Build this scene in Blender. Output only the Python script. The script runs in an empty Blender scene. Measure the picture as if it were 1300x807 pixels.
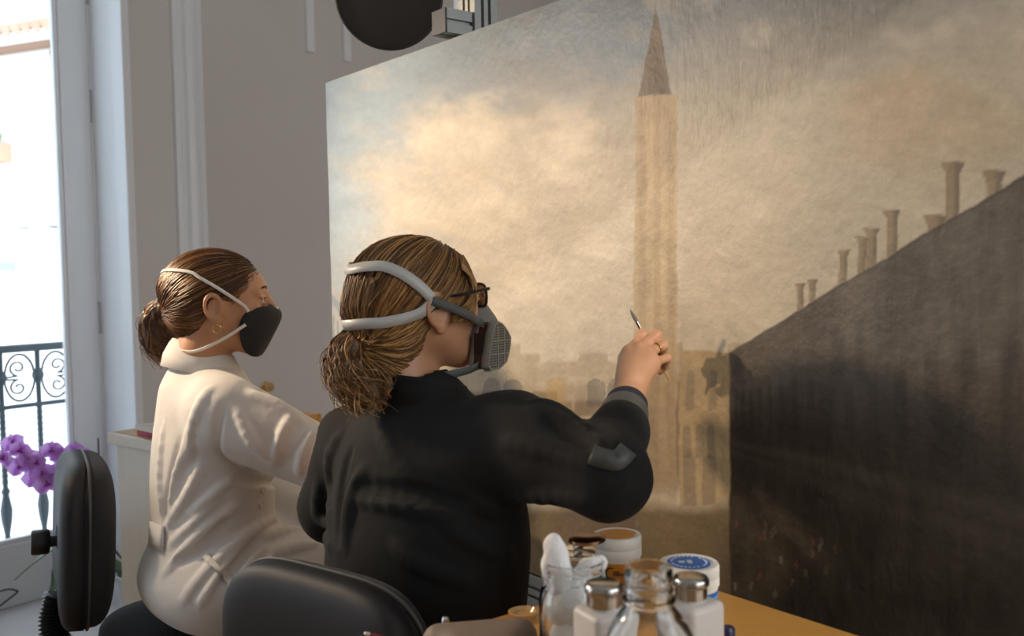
import bpy, bmesh, math, random
import numpy as np
from mathutils import Vector, Matrix
R = math.radians
random.seed(7); rng = np.random.default_rng(7)
scene = bpy.context.scene
COL = scene.collection
# ------------------------------------------------------------------ camera
FPX, CX, CY = 1200.0, 650.0, 403.5
CAM = Vector((0, 0, 1.22))
RC = (Matrix.Rotation(math.pi/2 - R(2.93), 3, 'X') @ Matrix.Rotation(R(-1.0), 3, 'Z'))
cd = bpy.data.cameras.new('camera'); cam = bpy.data.objects.new('camera', cd); COL.objects.link(cam)
cam.matrix_world = Matrix.Translation(CAM) @ RC.to_4x4()
cd.sensor_width = 36.0; cd.lens = 36.0*FPX/1300.0; cd.clip_start = 0.02; cd.clip_end = 200
cd.dof.use_dof = True; cd.dof.focus_distance = 1.75; cd.dof.aperture_fstop = 4.5
scene.camera = cam
# ------------------------------------------------------------------ light and exposure
vs = scene.view_settings
vs.view_transform = 'Standard'; vs.look = 'None'; vs.gamma = 1.0; vs.use_curve_mapping = False; vs.exposure = 0.0
w_ = bpy.data.worlds.new('sky'); scene.world = w_; w_.use_nodes = True
w_.node_tree.nodes['Background'].inputs[0].default_value = (0.76, 0.88, 1.0, 1)
w_.node_tree.nodes['Background'].inputs[1].default_value = 2.6
def lamp(name, typ, loc, target, energy, color, **kw):
    l = bpy.data.lights.new(name, typ); l.energy = energy; l.color = color
    for k, v in kw.items(): setattr(l, k, v)
    o = bpy.data.objects.new(name, l); COL.objects.link(o); o.location = loc
    o.rotation_euler = (Vector(target)-Vector(loc)).to_track_quat('-Z', 'Y').to_euler()
    return o
lamp('sun', 'SUN', (3, -6, 9), (-5, 11, 1.5), 2.4, (1.0, 0.95, 0.87), angle=R(0.6))
lamp('studio_lamp_light', 'SPOT', (-1.80, 1.96, 1.80), (0.04, 1.92, 1.28), 160.0, (1.0, 0.73, 0.47),
     spot_size=R(76), spot_blend=1.0, shadow_soft_size=0.045)
_w = Vector((0.629, 0.777, 0)).normalized(); _n = Vector((0.777, -0.629, 0)).normalized(); _d = Vector((-1.863, 3.44, 0))
def fill_area(name, p, q, e, sx, sy, c=(0.88, 0.94, 1.0)):
    lamp(name, 'AREA', p, q, e, c, shape='RECTANGLE', size=sx, size_y=sy)
fill_area('fill_second_opening', _d+_w*-2.75-_n*0.10+Vector((0, 0, 1.4)), _d+_w*-2.75+_n*3+Vector((0, 0, 1.0)), 30, 1.35, 2.6)  # added fill light standing in the unseen second opening
fill_area('fill_inner_wall', _d+_w*-0.2+_n*5.75+Vector((0, 0, 1.85)), _d+_w*-0.2+_n*2.6+Vector((0, 0, 1.75)), 27, 3.1, 1.75, (1.0, 0.90, 0.79))  # added warm fill from the inner wall, no such window is known
# ------------------------------------------------------------------ helpers
def pix(px, py, Y):
    d = RC @ Vector(((px-CX)/FPX, -(py-CY)/FPX, -1.0))
    return CAM + d*(Y/d.y)
def ray(px, py):
    return (RC @ Vector(((px-CX)/FPX, -(py-CY)/FPX, -1.0))).normalized()
RCn = np.array(RC)
def proj(P):
    q = (np.asarray(P, float)-np.array(CAM)) @ RCn
    return np.stack([CX+FPX*q[..., 0]/-q[..., 2], CY-FPX*q[..., 1]/-q[..., 2]], -1)
def on_plane(px, py, p0, n):
    d = ray(px, py); n = Vector(n)
    return CAM + d*((Vector(p0)-CAM).dot(n)/d.dot(n))
def on_z(px, py, z):
    return on_plane(px, py, (0, 0, z), (0, 0, 1))
LOC = {}
def link(o, parent=None):
    COL.objects.link(o)
    if parent is not None: o.parent = parent
    return o
def empty(name, loc, label, cat, group=None):
    o = bpy.data.objects.new(name, None); COL.objects.link(o); o.location = loc; o.empty_display_size = 0.05
    LOC[o.name] = Vector(loc); tag(o, label, cat, group); return o
def tag(o, label, cat, group=None):
    o['label'] = label; o['category'] = cat
    if group: o['group'] = group
    return o
def mk(name, V, F, mat, parent=None, smooth=True, origin=None, kind=None, label=None):
    V = np.asarray(V, float).reshape(-1, 3)
    base = LOC[parent.name] if parent is not None else Vector(origin) if origin is not None else Vector((V[:, 0].mean(), V[:, 1].mean(), V[:, 2].min()))
    me = bpy.data.meshes.new(name); V = V-np.array(base)
    if isinstance(F, np.ndarray) and len(F):
        n, k = F.shape
        me.vertices.add(len(V)); me.vertices.foreach_set('co', V.astype(np.float32).ravel())
        me.loops.add(n*k); me.loops.foreach_set('vertex_index', F.astype(np.int32).ravel())
        me.polygons.add(n); me.polygons.foreach_set('loop_start', np.arange(0, n*k, k, dtype=np.int32))
        me.update(calc_edges=True); me.validate()
    else:
        me.from_pydata([tuple(v) for v in V], [], [tuple(int(i) for i in f) for f in F]); me.update()
    if smooth: me.polygons.foreach_set('use_smooth', [True]*len(me.polygons))
    if mat: me.materials.append(mat)
    o = bpy.data.objects.new(name, me); COL.objects.link(o)
    if parent is not None: o.parent = parent
    else: o.location = base
    LOC[o.name] = base
    if kind: o['kind'] = kind
    if label: o['label'] = label
    return o
def rep(o, name, parent=None, offset=None, rot=None):
    c = o.copy(); COL.objects.link(c); c.parent = parent
    return c
class MB:
    def __init__(s): s.v = []; s.f = []
    def add(s, V, F):
        b = len(s.v); s.v += [tuple(v) for v in V]; s.f += [tuple(i+b for i in f) for f in F]; return s
    def box(s, c, ax, hs, bev=0.0, seg=2):
        c = Vector(c); ax = [Vector(a) for a in ax]
        bm = bmesh.new(); bmesh.ops.create_cube(bm, size=2.0)
        for v in bm.verts: v.co = Vector((v.co.x*hs[0], v.co.y*hs[1], v.co.z*hs[2]))
        if bev > 0: bmesh.ops.bevel(bm, geom=bm.edges[:]+bm.verts[:], offset=bev, segments=seg, profile=0.5, affect='EDGES')
        V = [c+ax[0]*v.co.x+ax[1]*v.co.y+ax[2]*v.co.z for v in bm.verts]
        bm.verts.index_update(); F = [[v.index for v in f.verts] for f in bm.faces]; bm.free()
        return s.add(V, F)
    def tube(s, pts, rad, n=8, cap=True, flat=None):
        pts = [Vector(p) for p in pts]; m = len(pts)
        rad = rad if hasattr(rad, '__len__') else [rad]*m
        T = [(pts[min(i+1, m-1)]-pts[max(i-1, 0)]).normalized() for i in range(m)]
        up = Vector((0, 0, 1)) if abs(T[0].z) < .9 else Vector((1, 0, 0))
        a = T[0].cross(up).normalized(); V = []; F = []
        for i in range(m):
            a = (a-T[i]*a.dot(T[i])).normalized(); b = T[i].cross(a)
            for k in range(n):
                th = 2*math.pi*k/n; V.append(pts[i]+(a*math.cos(th)+b*math.sin(th))*rad[i])
        for i in range(m-1):
            for k in range(n):
                k2 = (k+1) % n; F.append((i*n+k, i*n+k2, (i+1)*n+k2, (i+1)*n+k))
        if cap: F.append(tuple(range(n-1, -1, -1))); F.append(tuple((m-1)*n+k for k in range(n)))
        return s.add(V, F)
    def lathe(s, c, prof, n=32, ax=None, closed=False):
        c = Vector(c); X, Y, Z = [Vector(a) for a in (ax or ((1, 0, 0), (0, 1, 0), (0, 0, 1)))]
        V = []; F = []; m = len(prof)
        for r, z in prof:
            for k in range(n):
                th = 2*math.pi*k/n; V.append(c+X*(r*math.cos(th))+Y*(r*math.sin(th))+Z*z)
        for i in range(m-1 if not closed else m):
            j = (i+1) % m
            for k in range(n):
                k2 = (k+1) % n; F.append((i*n+k, i*n+k2, j*n+k2, j*n+k))
        if not closed:
            if prof[0][0] > 1e-6: F.append(tuple(range(n-1, -1, -1)))
            if prof[-1][0] > 1e-6: F.append(tuple((m-1)*n+k for k in range(n)))
        return s.add(V, F)
    def quad(s, a, b, c, d): return s.add([a, b, c, d], [(0, 1, 2, 3)])
    def prism(s, poly, d):
        poly = [Vector(p) for p in poly]; d = Vector(d); n = len(poly)
        V = poly+[p+d for p in poly]
        F = [tuple(range(n-1, -1, -1)), tuple(range(n, 2*n))]+[(i, (i+1) % n, (i+1) % n+n, i+n) for i in range(n)]
        return s.add(V, F)
    def build(s, name, mat, parent=None, smooth=False, **kw):
        o = mk(name, s.v, s.f, mat, parent, smooth, **kw)
        bm = bmesh.new(); bm.from_mesh(o.data); bmesh.ops.recalc_face_normals(bm, faces=bm.faces[:]); bm.to_mesh(o.data); bm.free()
        if smooth == 'auto' or smooth: o.data.set_sharp_from_angle(angle=R(40))
        return o
def bez(p0, p1, p2, p3, n=12):
    p0, p1, p2, p3 = [Vector(p) for p in (p0, p1, p2, p3)]; out = []
    for i in range(n+1):
        t = i/n; out.append(p0*(1-t)**3+p1*3*t*(1-t)**2+p2*3*t*t*(1-t)+p3*t**3)
    return out
def spline(pts, n=8):
    pts = [Vector(p) for p in pts]; out = []
    for i in range(len(pts)-1):
        p0 = pts[max(i-1, 0)]; p1 = pts[i]; p2 = pts[i+1]; p3 = pts[min(i+2, len(pts)-1)]
        for k in range(n):
            t = k/n
            out.append(0.5*((2*p1)+(p2-p0)*t+(2*p0-5*p1+4*p2-p3)*t*t+(3*p1-p0-3*p2+p3)*t**3))
    out.append(pts[-1]); return out
# ------------------------------------------------------------------ materials
def mat(name, col, rough=0.6, metal=0.0, var=0.08, scale=12.0, bump=0.0, bscale=60.0, stretch=(1, 1, 1), col2=None, coat=0.0, sheen=0.0, spec=0.5, sss=0.0, bdist=0.002):
    m = bpy.data.materials.new(name); m.use_nodes = True; nt = m.node_tree; N = nt.nodes; L = nt.links
    b = N['Principled BSDF']; b.inputs['Roughness'].default_value = rough; b.inputs['Metallic'].default_value = metal
    b.inputs['Specular IOR Level'].default_value = spec
    if coat: b.inputs['Coat Weight'].default_value = coat; b.inputs['Coat Roughness'].default_value = 0.15
    if sheen: b.inputs['Sheen Weight'].default_value = sheen
    if sss: b.inputs['Subsurface Weight'].default_value = sss; b.inputs['Subsurface Radius'].default_value = (0.012, 0.005, 0.003); b.inputs['Subsurface Scale'].default_value = 1.0
    tc = N.new('ShaderNodeTexCoord'); mp = N.new('ShaderNodeMapping'); L.new(tc.outputs['Object'], mp.inputs[0]); mp.inputs['Scale'].default_value = stretch
    nz = N.new('ShaderNodeTexNoise'); L.new(mp.outputs[0], nz.inputs['Vector']); nz.inputs['Scale'].default_value = scale; nz.inputs['Detail'].default_value = 5
    mx = N.new('ShaderNodeMix'); mx.data_type = 'RGBA'; L.new(nz.outputs['Fac'], mx.inputs['Factor'])
    c2 = col2 or tuple(min(1, c*(1+var)) for c in col); c1 = col if col2 else tuple(c*(1-var) for c in col)
    mx.inputs[6].default_value = (*c1, 1); mx.inputs[7].default_value = (*c2, 1); L.new(mx.outputs[2], b.inputs['Base Color'])
    if bump:
        n2 = N.new('ShaderNodeTexNoise'); L.new(mp.outputs[0], n2.inputs['Vector']); n2.inputs['Scale'].default_value = bscale; n2.inputs['Detail'].default_value = 4
        bp = N.new('ShaderNodeBump'); bp.inputs['Strength'].default_value = bump; bp.inputs['Distance'].default_value = bdist
        L.new(n2.outputs['Fac'], bp.inputs['Height']); L.new(bp.outputs[0], b.inputs['Normal'])
    return m
def glass_pane(name, tint=(0.95, 0.98, 1.0), refl=0.06):
    m = bpy.data.materials.new(name); m.use_nodes = True; nt = m.node_tree; N = nt.nodes; L = nt.links
    N.remove(N['Principled BSDF']); out = N['Material Output']
    t = N.new('ShaderNodeBsdfTransparent'); t.inputs[0].default_value = (*tint, 1); g = N.new('ShaderNodeBsdfGlossy'); g.inputs['Roughness'].default_value = 0.02
    lw = N.new('ShaderNodeFresnel'); lw.inputs[0].default_value = 1.3; mx = N.new('ShaderNodeMixShader')
    L.new(lw.outputs[0], mx.inputs[0]); L.new(t.outputs[0], mx.inputs[1]); L.new(g.outputs[0], mx.inputs[2]); L.new(mx.outputs[0], out.inputs[0])
    return m
def glass(name, col=(0.97, 0.98, 0.97), rough=0.02, ior=1.45):
    m = bpy.data.materials.new(name); m.use_nodes = True; b = m.node_tree.nodes['Principled BSDF']
    b.inputs['Base Color'].default_value = (*col, 1); b.inputs['Transmission Weight'].default_value = 1.0; b.inputs['Roughness'].default_value = rough; b.inputs['IOR'].default_value = ior
    return m
def wood(name, a, b_, rough=0.45, scale=6.0, stretch=(1, 12, 12), coat=0.0, rotz=0.0):
    m = mat(name, a, rough, col2=b_, scale=scale, stretch=stretch, bump=0.08, bscale=scale*3, coat=coat)
    for n in m.node_tree.nodes:
        if n.type == 'MAPPING': n.inputs['Rotation'].default_value[2] = rotz
    return m
M = dict(
    wall=mat('wall_paint', (0.66, 0.63, 0.60), 0.85, var=0.03, scale=3, bump=0.15, bscale=90, bdist=0.001),
    ceil=mat('ceiling_paint', (0.75, 0.74, 0.72), 0.9, var=0.03),
    white=mat('white_gloss_paint', (0.80, 0.82, 0.84), 0.38, var=0.02, scale=6),
    stone=mat('white_marble', (0.74, 0.74, 0.76), 0.35, var=0.06, scale=5),
    parquet=wood('parquet_wood', (0.30, 0.16, 0.07), (0.42, 0.25, 0.12), 0.4),
    facade=mat('white_render', (0.86, 0.85, 0.82), 0.9, var=0.03, scale=2),
    tile=mat('roof_tile', (0.55, 0.36, 0.26), 0.85, var=0.15, scale=3),
    frame_brown=mat('brown_window_frame', (0.32, 0.17, 0.10), 0.6),
    iron=mat('painted_iron', (0.07, 0.09, 0.10), 0.5, var=0.15, scale=40, bump=0.3, bscale=160),
    pane=glass_pane('window_glass'),
    steel=mat('hinge_steel', (0.45, 0.46, 0.48), 0.35, 0.9),
    alu=mat('brushed_aluminium', (0.27, 0.28, 0.27), 0.5, 0.6, var=0.05, scale=30, stretch=(30, 30, 1)),
    black=mat('black_enamel', (0.005, 0.005, 0.008), 0.5, var=0.1, spec=0.08),
    black_plastic=mat('black_plastic', (0.022, 0.022, 0.024), 0.42, bump=0.12, bscale=700, bdist=0.0005),
    chrome=mat('chrome', (0.72, 0.71, 0.69), 0.12, 1.0, var=0.02),
)
# ------------------------------------------------------------------ the room
WD = Vector((0.629, 0.777, 0)).normalized(); NW = Vector((0.777, -0.629, 0)).normalized(); UP = Vector((0, 0, 1))
D0 = Vector((-1.863, 3.44, 0))
def rm(t, s, z=0.0): return D0+WD*t+NW*s+UP*z
AXR = (WD, NW, UP)
def rbox(b, t0, t1, s0, s1, z0, z1, bev=0.0):
    return b.box(rm((t0+t1)/2, (s0+s1)/2, (z0+z1)/2), AXR, (abs(t1-t0)/2, abs(s1-s0)/2, abs(z1-z0)/2), bev)
S_IN = 0.265           # depth of the reveal: door plane s = 0, inner wall face s = S_IN
T_R, T_L = 0.385, -1.10   # door opening
T2R, T2L = -2.05, -3.45   # unseen next opening along the same wall, added for its light
H_OP, H_C = 2.75, 3.25
TA, TB, SB = -4.6, 3.4, 5.6
b = MB()
rbox(b, T_R, TB+0.2, -0.12, S_IN, 0, H_C); rbox(b, T2R, T_L, -0.12, S_IN, 0, H_C); rbox(b, TA-0.2, T2L, -0.12, S_IN, 0, H_C)
rbox(b, T_L, T_R, -0.12, S_IN, H_OP, H_C); rbox(b, T2L, T2R, -0.12, S_IN, H_OP, H_C)
b.build('wall_window', M['wall'], kind='structure')
b = MB(); rbox(b, TB, TB+0.2, S_IN, SB+0.2, 0, H_C); b.build('wall_back', M['wall'], kind='structure')
b = MB(); rbox(b, TA-0.2, TA, S_IN, SB+0.2, 0, H_C); b.build('wall_entry', M['wall'], kind='structure')
W0, W1 = -1.8, 1.4  # opening invented to bring fill light in from behind the camera
b = MB(); rbox(b, TA, W0, SB, SB+0.2, 0, H_C); rbox(b, W1, TB, SB, SB+0.2, 0, H_C); rbox(b, W0, W1, SB, SB+0.2, 0, 0.9); rbox(b, W0, W1, SB, SB+0.2, 2.75, H_C)
b.build('wall_inner', M['wall'], kind='structure')
wn = bpy.data.objects.new('added_window', None); COL.objects.link(wn); wn.location = rm(-0.2, SB+0.08, 0.9); LOC[wn.name] = wn.location.copy(); wn['kind'] = 'structure'  # added unseen window, frames the fill light
for t_ in (W0, -0.25, W1-0.1):
    b = MB(); rbox(b, t_, t_+0.1, SB+0.03, SB+0.1, 0.9, 2.75, 0.006); b.build('added_window_post', M['white'], wn)
for z_ in (0.9, 2.65):
    b = MB(); rbox(b, W0, W1, SB+0.03, SB+0.1, z_, z_+0.1, 0.006); b.build('added_window_rail', M['white'], wn)
b = MB(); rbox(b, TA-0.2, TB+0.2, -0.12, SB+0.2, H_C, H_C+0.2); b.build('ceiling', M['ceil'], kind='structure')
b = MB(); rbox(b, TA-0.2, TB+0.2, -0.12, SB+0.2, -0.2, -0.012); fl = b.build('floor', M['parquet'], kind='structure')
# parquet boards near the window, the part of the floor in view
bb = MB(); rbox(bb, 0, 0.098, 0, 1.2, -0.012, 0.0, 0.0012); pl = bb.v, bb.f
for i in range(12):
    for j in range(2):
        b = MB(); rbox(b, -0.75+i*0.1, -0.652+i*0.1, 0.56+j*1.02-(0.3 if i % 2 else 0)*j, 1.56+j*1.02-(0.3 if i % 2 and j == 0 else 0), -0.013, 0.0, 0.001)
        b.build('floor_board', M['parquet'], fl)
b = MB(); rbox(b, T_L-0.05, T_R+0.2, S_IN-0.27, 0.555, -0.012, 0.012, 0.004); b.build('trim_1', M['stone'], kind='structure')
# panelled reveal and architrave
b = MB()
rbox(b, T_R-0.022, T_R+0.0, -0.02, S_IN+0.012, 0.012, H_OP)             # reveal lining
rbox(b, T_R-0.034, T_R-0.02, 0.205, S_IN+0.02, 0.012, H_OP, 0.004)      # bead on its edge
rbox(b, T_R-0.030, T_R-0.02, 0.012, 0.03, 0.012, H_OP, 0.003)
b.build('trim_2', M['white'], kind='structure')
b = MB()
t0 = T_R+0.175
prof = [(0, 0), (0, .022), (.016, .030), (.024, .024), (.036, .024), (.046, .040), (.066, .046), (.082, .040), (.090, .052), (.108, .052), (.112, .0)]
for (ta, sgn) in ((t0, 1),):
    poly = [rm(ta+sgn*p[0], S_IN-0.002+p[1], 0.012) for p in prof]; b.prism(poly, UP*(H_OP+0.3))
b.build('trim_3', M['white'], kind='structure')
b = MB(); rbox(b, T_L-0.1, t0+0.1, S_IN-0.002, S_IN+0.04, H_OP+0.31, H_OP+0.42, 0.006); b.build('trim_4', M['white'], kind='structure')
b = MB(); rbox(b, t0+0.115, TB, S_IN-0.002, S_IN+0.018, 0.0, 0.12, 0.004); b.build('baseboard_window', M['white'], kind='structure')
# balcony door: two glazed leaves
def leaf(name, ta, tb, zb=0.0135, zt=H_OP-0.03, handle=False, sd=1):
    root = bpy.data.objects.new(name, None); COL.objects.link(root); root.location = rm((ta+tb)/2, 0, 0.03); LOC[root.name] = root.location.copy()
    root['kind'] = 'structure'
    st = 0.118
    for (x0, x1) in ((ta, ta+st), (tb-st, tb)):
        b = MB(); rbox(b, x0, x1, -0.032, 0.022, zb, zt, 0.006); b.build('stile', M['white'], root)
    b = MB(); rbox(b, ta+st, tb-st, -0.030, 0.020, zb, 0.245, 0.005); b.build('bottom_rail', M['white'], root)
    b = MB(); rbox(b, ta+st, tb-st, -0.030, 0.020, zt-0.13, zt, 0.005); b.build('top_rail', M['white'], root)
    b = MB()
    for (x0, x1, z0, z1) in ((ta+st, ta+st+0.018, 0.245, zt-0.13), (tb-st-0.018, tb-st, 0.245, zt-0.13), (ta+st, tb-st, 0.245, 0.263), (ta+st, tb-st, zt-0.148, zt-0.13)):
        rbox(b, x0, x1, -0.012, 0.014, z0, z1, 0.004)
    b.build('glazing_bead', M['white'], root)
    b = MB(); b.quad(rm(ta+st, -0.006, 0.245), rm(tb-st, -0.006, 0.245), rm(tb-st, -0.006, zt-0.13), rm(ta+st, -0.006, zt-0.13)); b.build('pane', M['pane'], root)
    for z in (0.35, 1.06, 1.88, 2.33):
        th = tb if sd > 0 else ta
        b = MB(); b.tube([rm(th, 0.030, z-0.055), rm(th, 0.030, z+0.055)], 0.0085, 10)
        b.tube([rm(th, 0.030, z-0.062), rm(th, 0.030, z-0.054)], 0.0105, 10); b.tube([rm(th, 0.030, z+0.054), rm(th, 0.030, z+0.062)], 0.0105, 10)
        b.build('hinge', M['steel'], root, True)
    if handle:
        b = MB(); rbox(b, ta+0.045, ta+0.075, 0.022, 0.028, 1.0, 1.2, 0.003); b.tube([rm(ta+0.06, 0.03, 1.12), rm(ta+0.06, 0.07, 1.12), rm(ta+0.17, 0.075, 1.115)], 0.008, 8); b.build('door_handle', M['steel'], root, True)
    return root
leaf('door_1', -0.36, T_R-0.022, handle=True)
leaf('door_2', T_L+0.0, -0.362, sd=-1)
leaf('added_door_right', (T2L+T2R)/2+0.001, T2R, handle=True); leaf('added_door_left', T2L, (T2L+T2R)/2, sd=-1)  # leaves of the added unseen opening
# balcony slab
b = MB(); rbox(b, T_L-0.5, T_R+0.6, -0.75, -0.12, -0.16, -0.02, 0.01); b.build('trim_5', M['stone'], kind='structure')
# cable channels on the wall
for k, (px, py) in enumerate(((387, 66), (434, 78))):
    p = on_plane(px, py, rm(0, S_IN), NW); tt = (p-D0).dot(WD)
    b = MB(); rbox(b, tt, tt+0.042, S_IN-0.002, S_IN+0.022, p.z, H_C, 0.004)
    tag(b.build('cable_channel', M['wall_white'] if 'wall_white' in M else M['white']), ['white cable channel running down the grey wall beside the door trim', 'white cable channel on the grey wall, half hidden behind the round black lamp'][k], 'cable channel', 'cable channels on the grey wall')
# iron railing on the balcony
rl = empty('iron_railing', rm(-0.3, -0.30, -0.02), 'dark wrought iron balcony railing with scrolls behind the glass door', 'railing')
SR = -0.30
def bar(name, pts, r, n=8): MB().tube(pts, r, n).build(name, M['iron'], rl, True)
b = MB(); rbox(b, T_L-0.45, 0.43, SR-0.022, SR+0.022, 0.925, 0.955, 0.006); b.build('top_rail', M['iron'], rl)
b = MB(); rbox(b, T_L-0.45, 0.43, SR-0.012, SR+0.012, 0.700, 0.716, 0.003); b.build('lower_rail', M['iron'], rl)
b = MB(); rbox(b, T_L-0.45, 0.43, SR-0.012, SR+0.012, 0.05, 0.066, 0.003); b.build('bottom_rail', M['iron'], rl)
SP = 0.145
for i in range(11):
    t = 0.405-SP*i
    pr = [(0.012, -0.02), (0.011, 0.16), (0.016, 0.17), (0.011, 0.185), (0.010, 0.20), (0.020, 0.26), (0.023, 0.30), (0.012, 0.36), (0.017, 0.375), (0.010, 0.39)]
    z = 0.40
    while z < 0.70: pr += [(0.0095, z), (0.0125, z+0.012)]; z += 0.024
    pr += [(0.010, 0.715), (0.010, 0.80), (0.022, 0.815), (0.024, 0.826), (0.022, 0.838), (0.010, 0.853), (0.011, 0.93)]
    MB().lathe(rm(t, SR, 0), pr, 8).build('baluster', M['iron'], rl, True)
    if i == 10: break
    tc = t-SP/2; zc = 0.822; e = []
    for k in range(29):
        a = 2*math.pi*k/28; e.append(rm(tc+math.cos(a)*(SP/2-0.014), SR, zc+math.sin(a)*0.094))
    MB().tube(e, 0.0048, 6, cap=False).build('ring_scroll', M['iron'], rl, True)
    for sg in (1, -1):
        e = []
        sd = 1 if i % 2 == 0 else -1
        for k in range(26):
            f = k/25; a = -math.pi/2+f*math.pi*2.4; r = 0.034*(1-f*0.72)
            e.append(rm(tc+sd*(0.006+math.cos(a)*r), SR, zc+sg*(0.040+math.sin(a)*r*0.95)))
        e = [rm(tc+sd*(SP/2-0.016), SR, zc+sg*0.004)]+e
        MB().tube(e, [0.0042]+[0.0042]*25+[0.006], 6).build('curl_scroll', M['iron'], rl, True)
# house across the street
FD = Vector((0.92, -0.39, 0)).normalized(); FN = Vector((-0.39, -0.92, 0)).normalized(); F0 = pix(40, 300, 12.3); F0.z = 0
def fb(b, x0, x1, y0, y1, z0, z1, bev=0): return b.box(F0+FD*((x0+x1)/2)+FN*((y0+y1)/2)+UP*((z0+z1)/2), (FD, FN, UP), ((x1-x0)/2, (y1-y0)/2, (z1-z0)/2), bev)
hs = empty('house', F0+UP*-4, 'sunlit white house with tiled roof across the street seen through the glass door', 'building')
def fz(py): return 1.22+(352-py)/FPX*12.3
b = MB(); fb(b, -6, 1.6, -4, 0, -4, fz(66)); b.build('wall', M['facade'], hs)
b = MB(); fb(b, -6, 1.7, -0.1, 0.45, fz(66)-0.02, fz(58), 0.02); b.build('eaves', M['facade'], hs)
b = MB(); fb(b, -6, 1.7, -0.1, 0.30, fz(69.5), fz(66)-0.02, 0.01); b.build('eaves_board', M['frame_brown'], hs)
for i in range(24):
    c = F0+FD*(-2.6+i*0.17)+UP*(fz(58)+0.015)
    b = MB(); b.tube([c+FN*0.5, c-FN*2.4+UP*0.95], 0.075, 8); b.build('roof_tile', M['tile'], hs, True)
b = MB(); b.prism([F0-FD*6+FN*0.5+UP*(fz(58)-0.03), F0-FD*6-FN*2.4+UP*(fz(58)+0.9), F0-FD*6-FN*2.4+UP*(fz(58)-0.03)], FD*7.6); b.build('roof', M['facade'], hs)
def fx(px, py): 
    p = on_plane(px, py, F0, FN); return (p-F0).dot(FD), p.z
x0, z1 = fx(67, 64); x1, z0 = fx(84, 96)
b = MB(); fb(b, x0, x0+0.06, -0.02, 0.05, z0, z1, 0.01); fb(b, x0, x1+0.3, -0.02, 0.06, z1-0.07, z1, 0.01); wf = b.build('window_frame', M['frame_brown'], hs)
M['far_glass'] = mat('far_window_glass', (0.35, 0.45, 0.55), 0.1)
b = MB(); fb(b, x0+0.06, x1+0.3, -0.02, 0.012, z0, z1-0.07); b.build('pane', M['far_glass'], hs)
for px in (-3, 30, 70):
    x, z = fx(px, 290)
    b = MB(); P = [(0, 0), (0.30, 0), (0.30, -0.05), (0.14, -0.11), (0.08, -0.2), (0, -0.2)]
    b.prism([F0+FD*(x-0.09)+FN*q[0]+UP*(z+q[1]) for q in P], FD*0.18); b.build('corbel', M['corbel'] if 'corbel' in M else M['facade'], hs)
x, z = fx(-4, 290); b = MB(); fb(b, -2, 1.0, 0, 0.36, z, z+0.1, 0.01); b.build('ledge', M['facade'], hs)
x0, z1 = fx(-20, 333); x1, z0 = fx(20, 343); b = MB(); fb(b, x0, x1, -0.02, 0.05, z0, z1); b.build('awning_box', M['far_glass'], hs)
M['foliage'] = mat('foliage', (0.10, 0.24, 0.05), 0.7, var=0.4, scale=20)
c = F0+FD*fx(2, 172)[0]+UP*fx(2, 172)[1]+FN*0.32
bm = bmesh.new(); bmesh.ops.create_icosphere(bm, subdivisions=4, radius=0.2)
for v in bm.verts: v.co *= 1+0.28*math.sin(v.co.x*47+v.co.z*31)*math.sin(v.co.y*53+v.co.z*23)+random.uniform(-.06, .06)
mk('window_box_plant', [c+v.co for v in bm.verts], [[v.index for v in f.verts] for f in bm.faces], M['foliage'], hs, False); bm.free()
b = MB(); cx = fx(2, 172)[0]; fb(b, cx-0.18, cx+0.18, -0.02, 0.4, c.z-0.36, c.z-0.12, 0.02); b.build('window_box', M['tile'], hs)
# ------------------------------------------------------------------ the large canvas
def _lat(n, seed): return np.random.default_rng(seed).random((n, n))
def vnoise(x, y, seed):
    g = _lat(64, seed); xi = np.floor(x).astype(int); yi = np.floor(y).astype(int); fx_ = x-xi; fy_ = y-yi
    fx_ = fx_*fx_*(3-2*fx_); fy_ = fy_*fy_*(3-2*fy_); q = lambda i, j: g[(xi+i) % 64, (yi+j) % 64]
    return (q(0, 0)*(1-fx_)+q(1, 0)*fx_)*(1-fy_)+(q(0, 1)*(1-fx_)+q(1, 1)*fx_)*fy_
def fbm(x, y, seed, o=4):
    s = 0; a = 0.5; t = 0
    for k in range(o): s = s+a*vnoise(x*2**k, y*2**k, seed+k); t += a; a *= 0.55
    return s/t
def sst(a, b, x): t = np.clip((x-a)/(b-a), 0, 1); return t*t*(3-2*t)
PT = pix(413.6, 105.3, 2.56); ZT = PT.z; PU = (on_z(637.9, 26, ZT)-PT).normalized(); PN = Vector((PU.y, -PU.x, 0))
if PN.y > 0: PN = -PN
PW, PH = 2.06, ZT-0.60
def pt_(t, z, o=0.0): return Vector((PT.x, PT.y, 0))+PU*t+UP*z+PN*o
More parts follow.
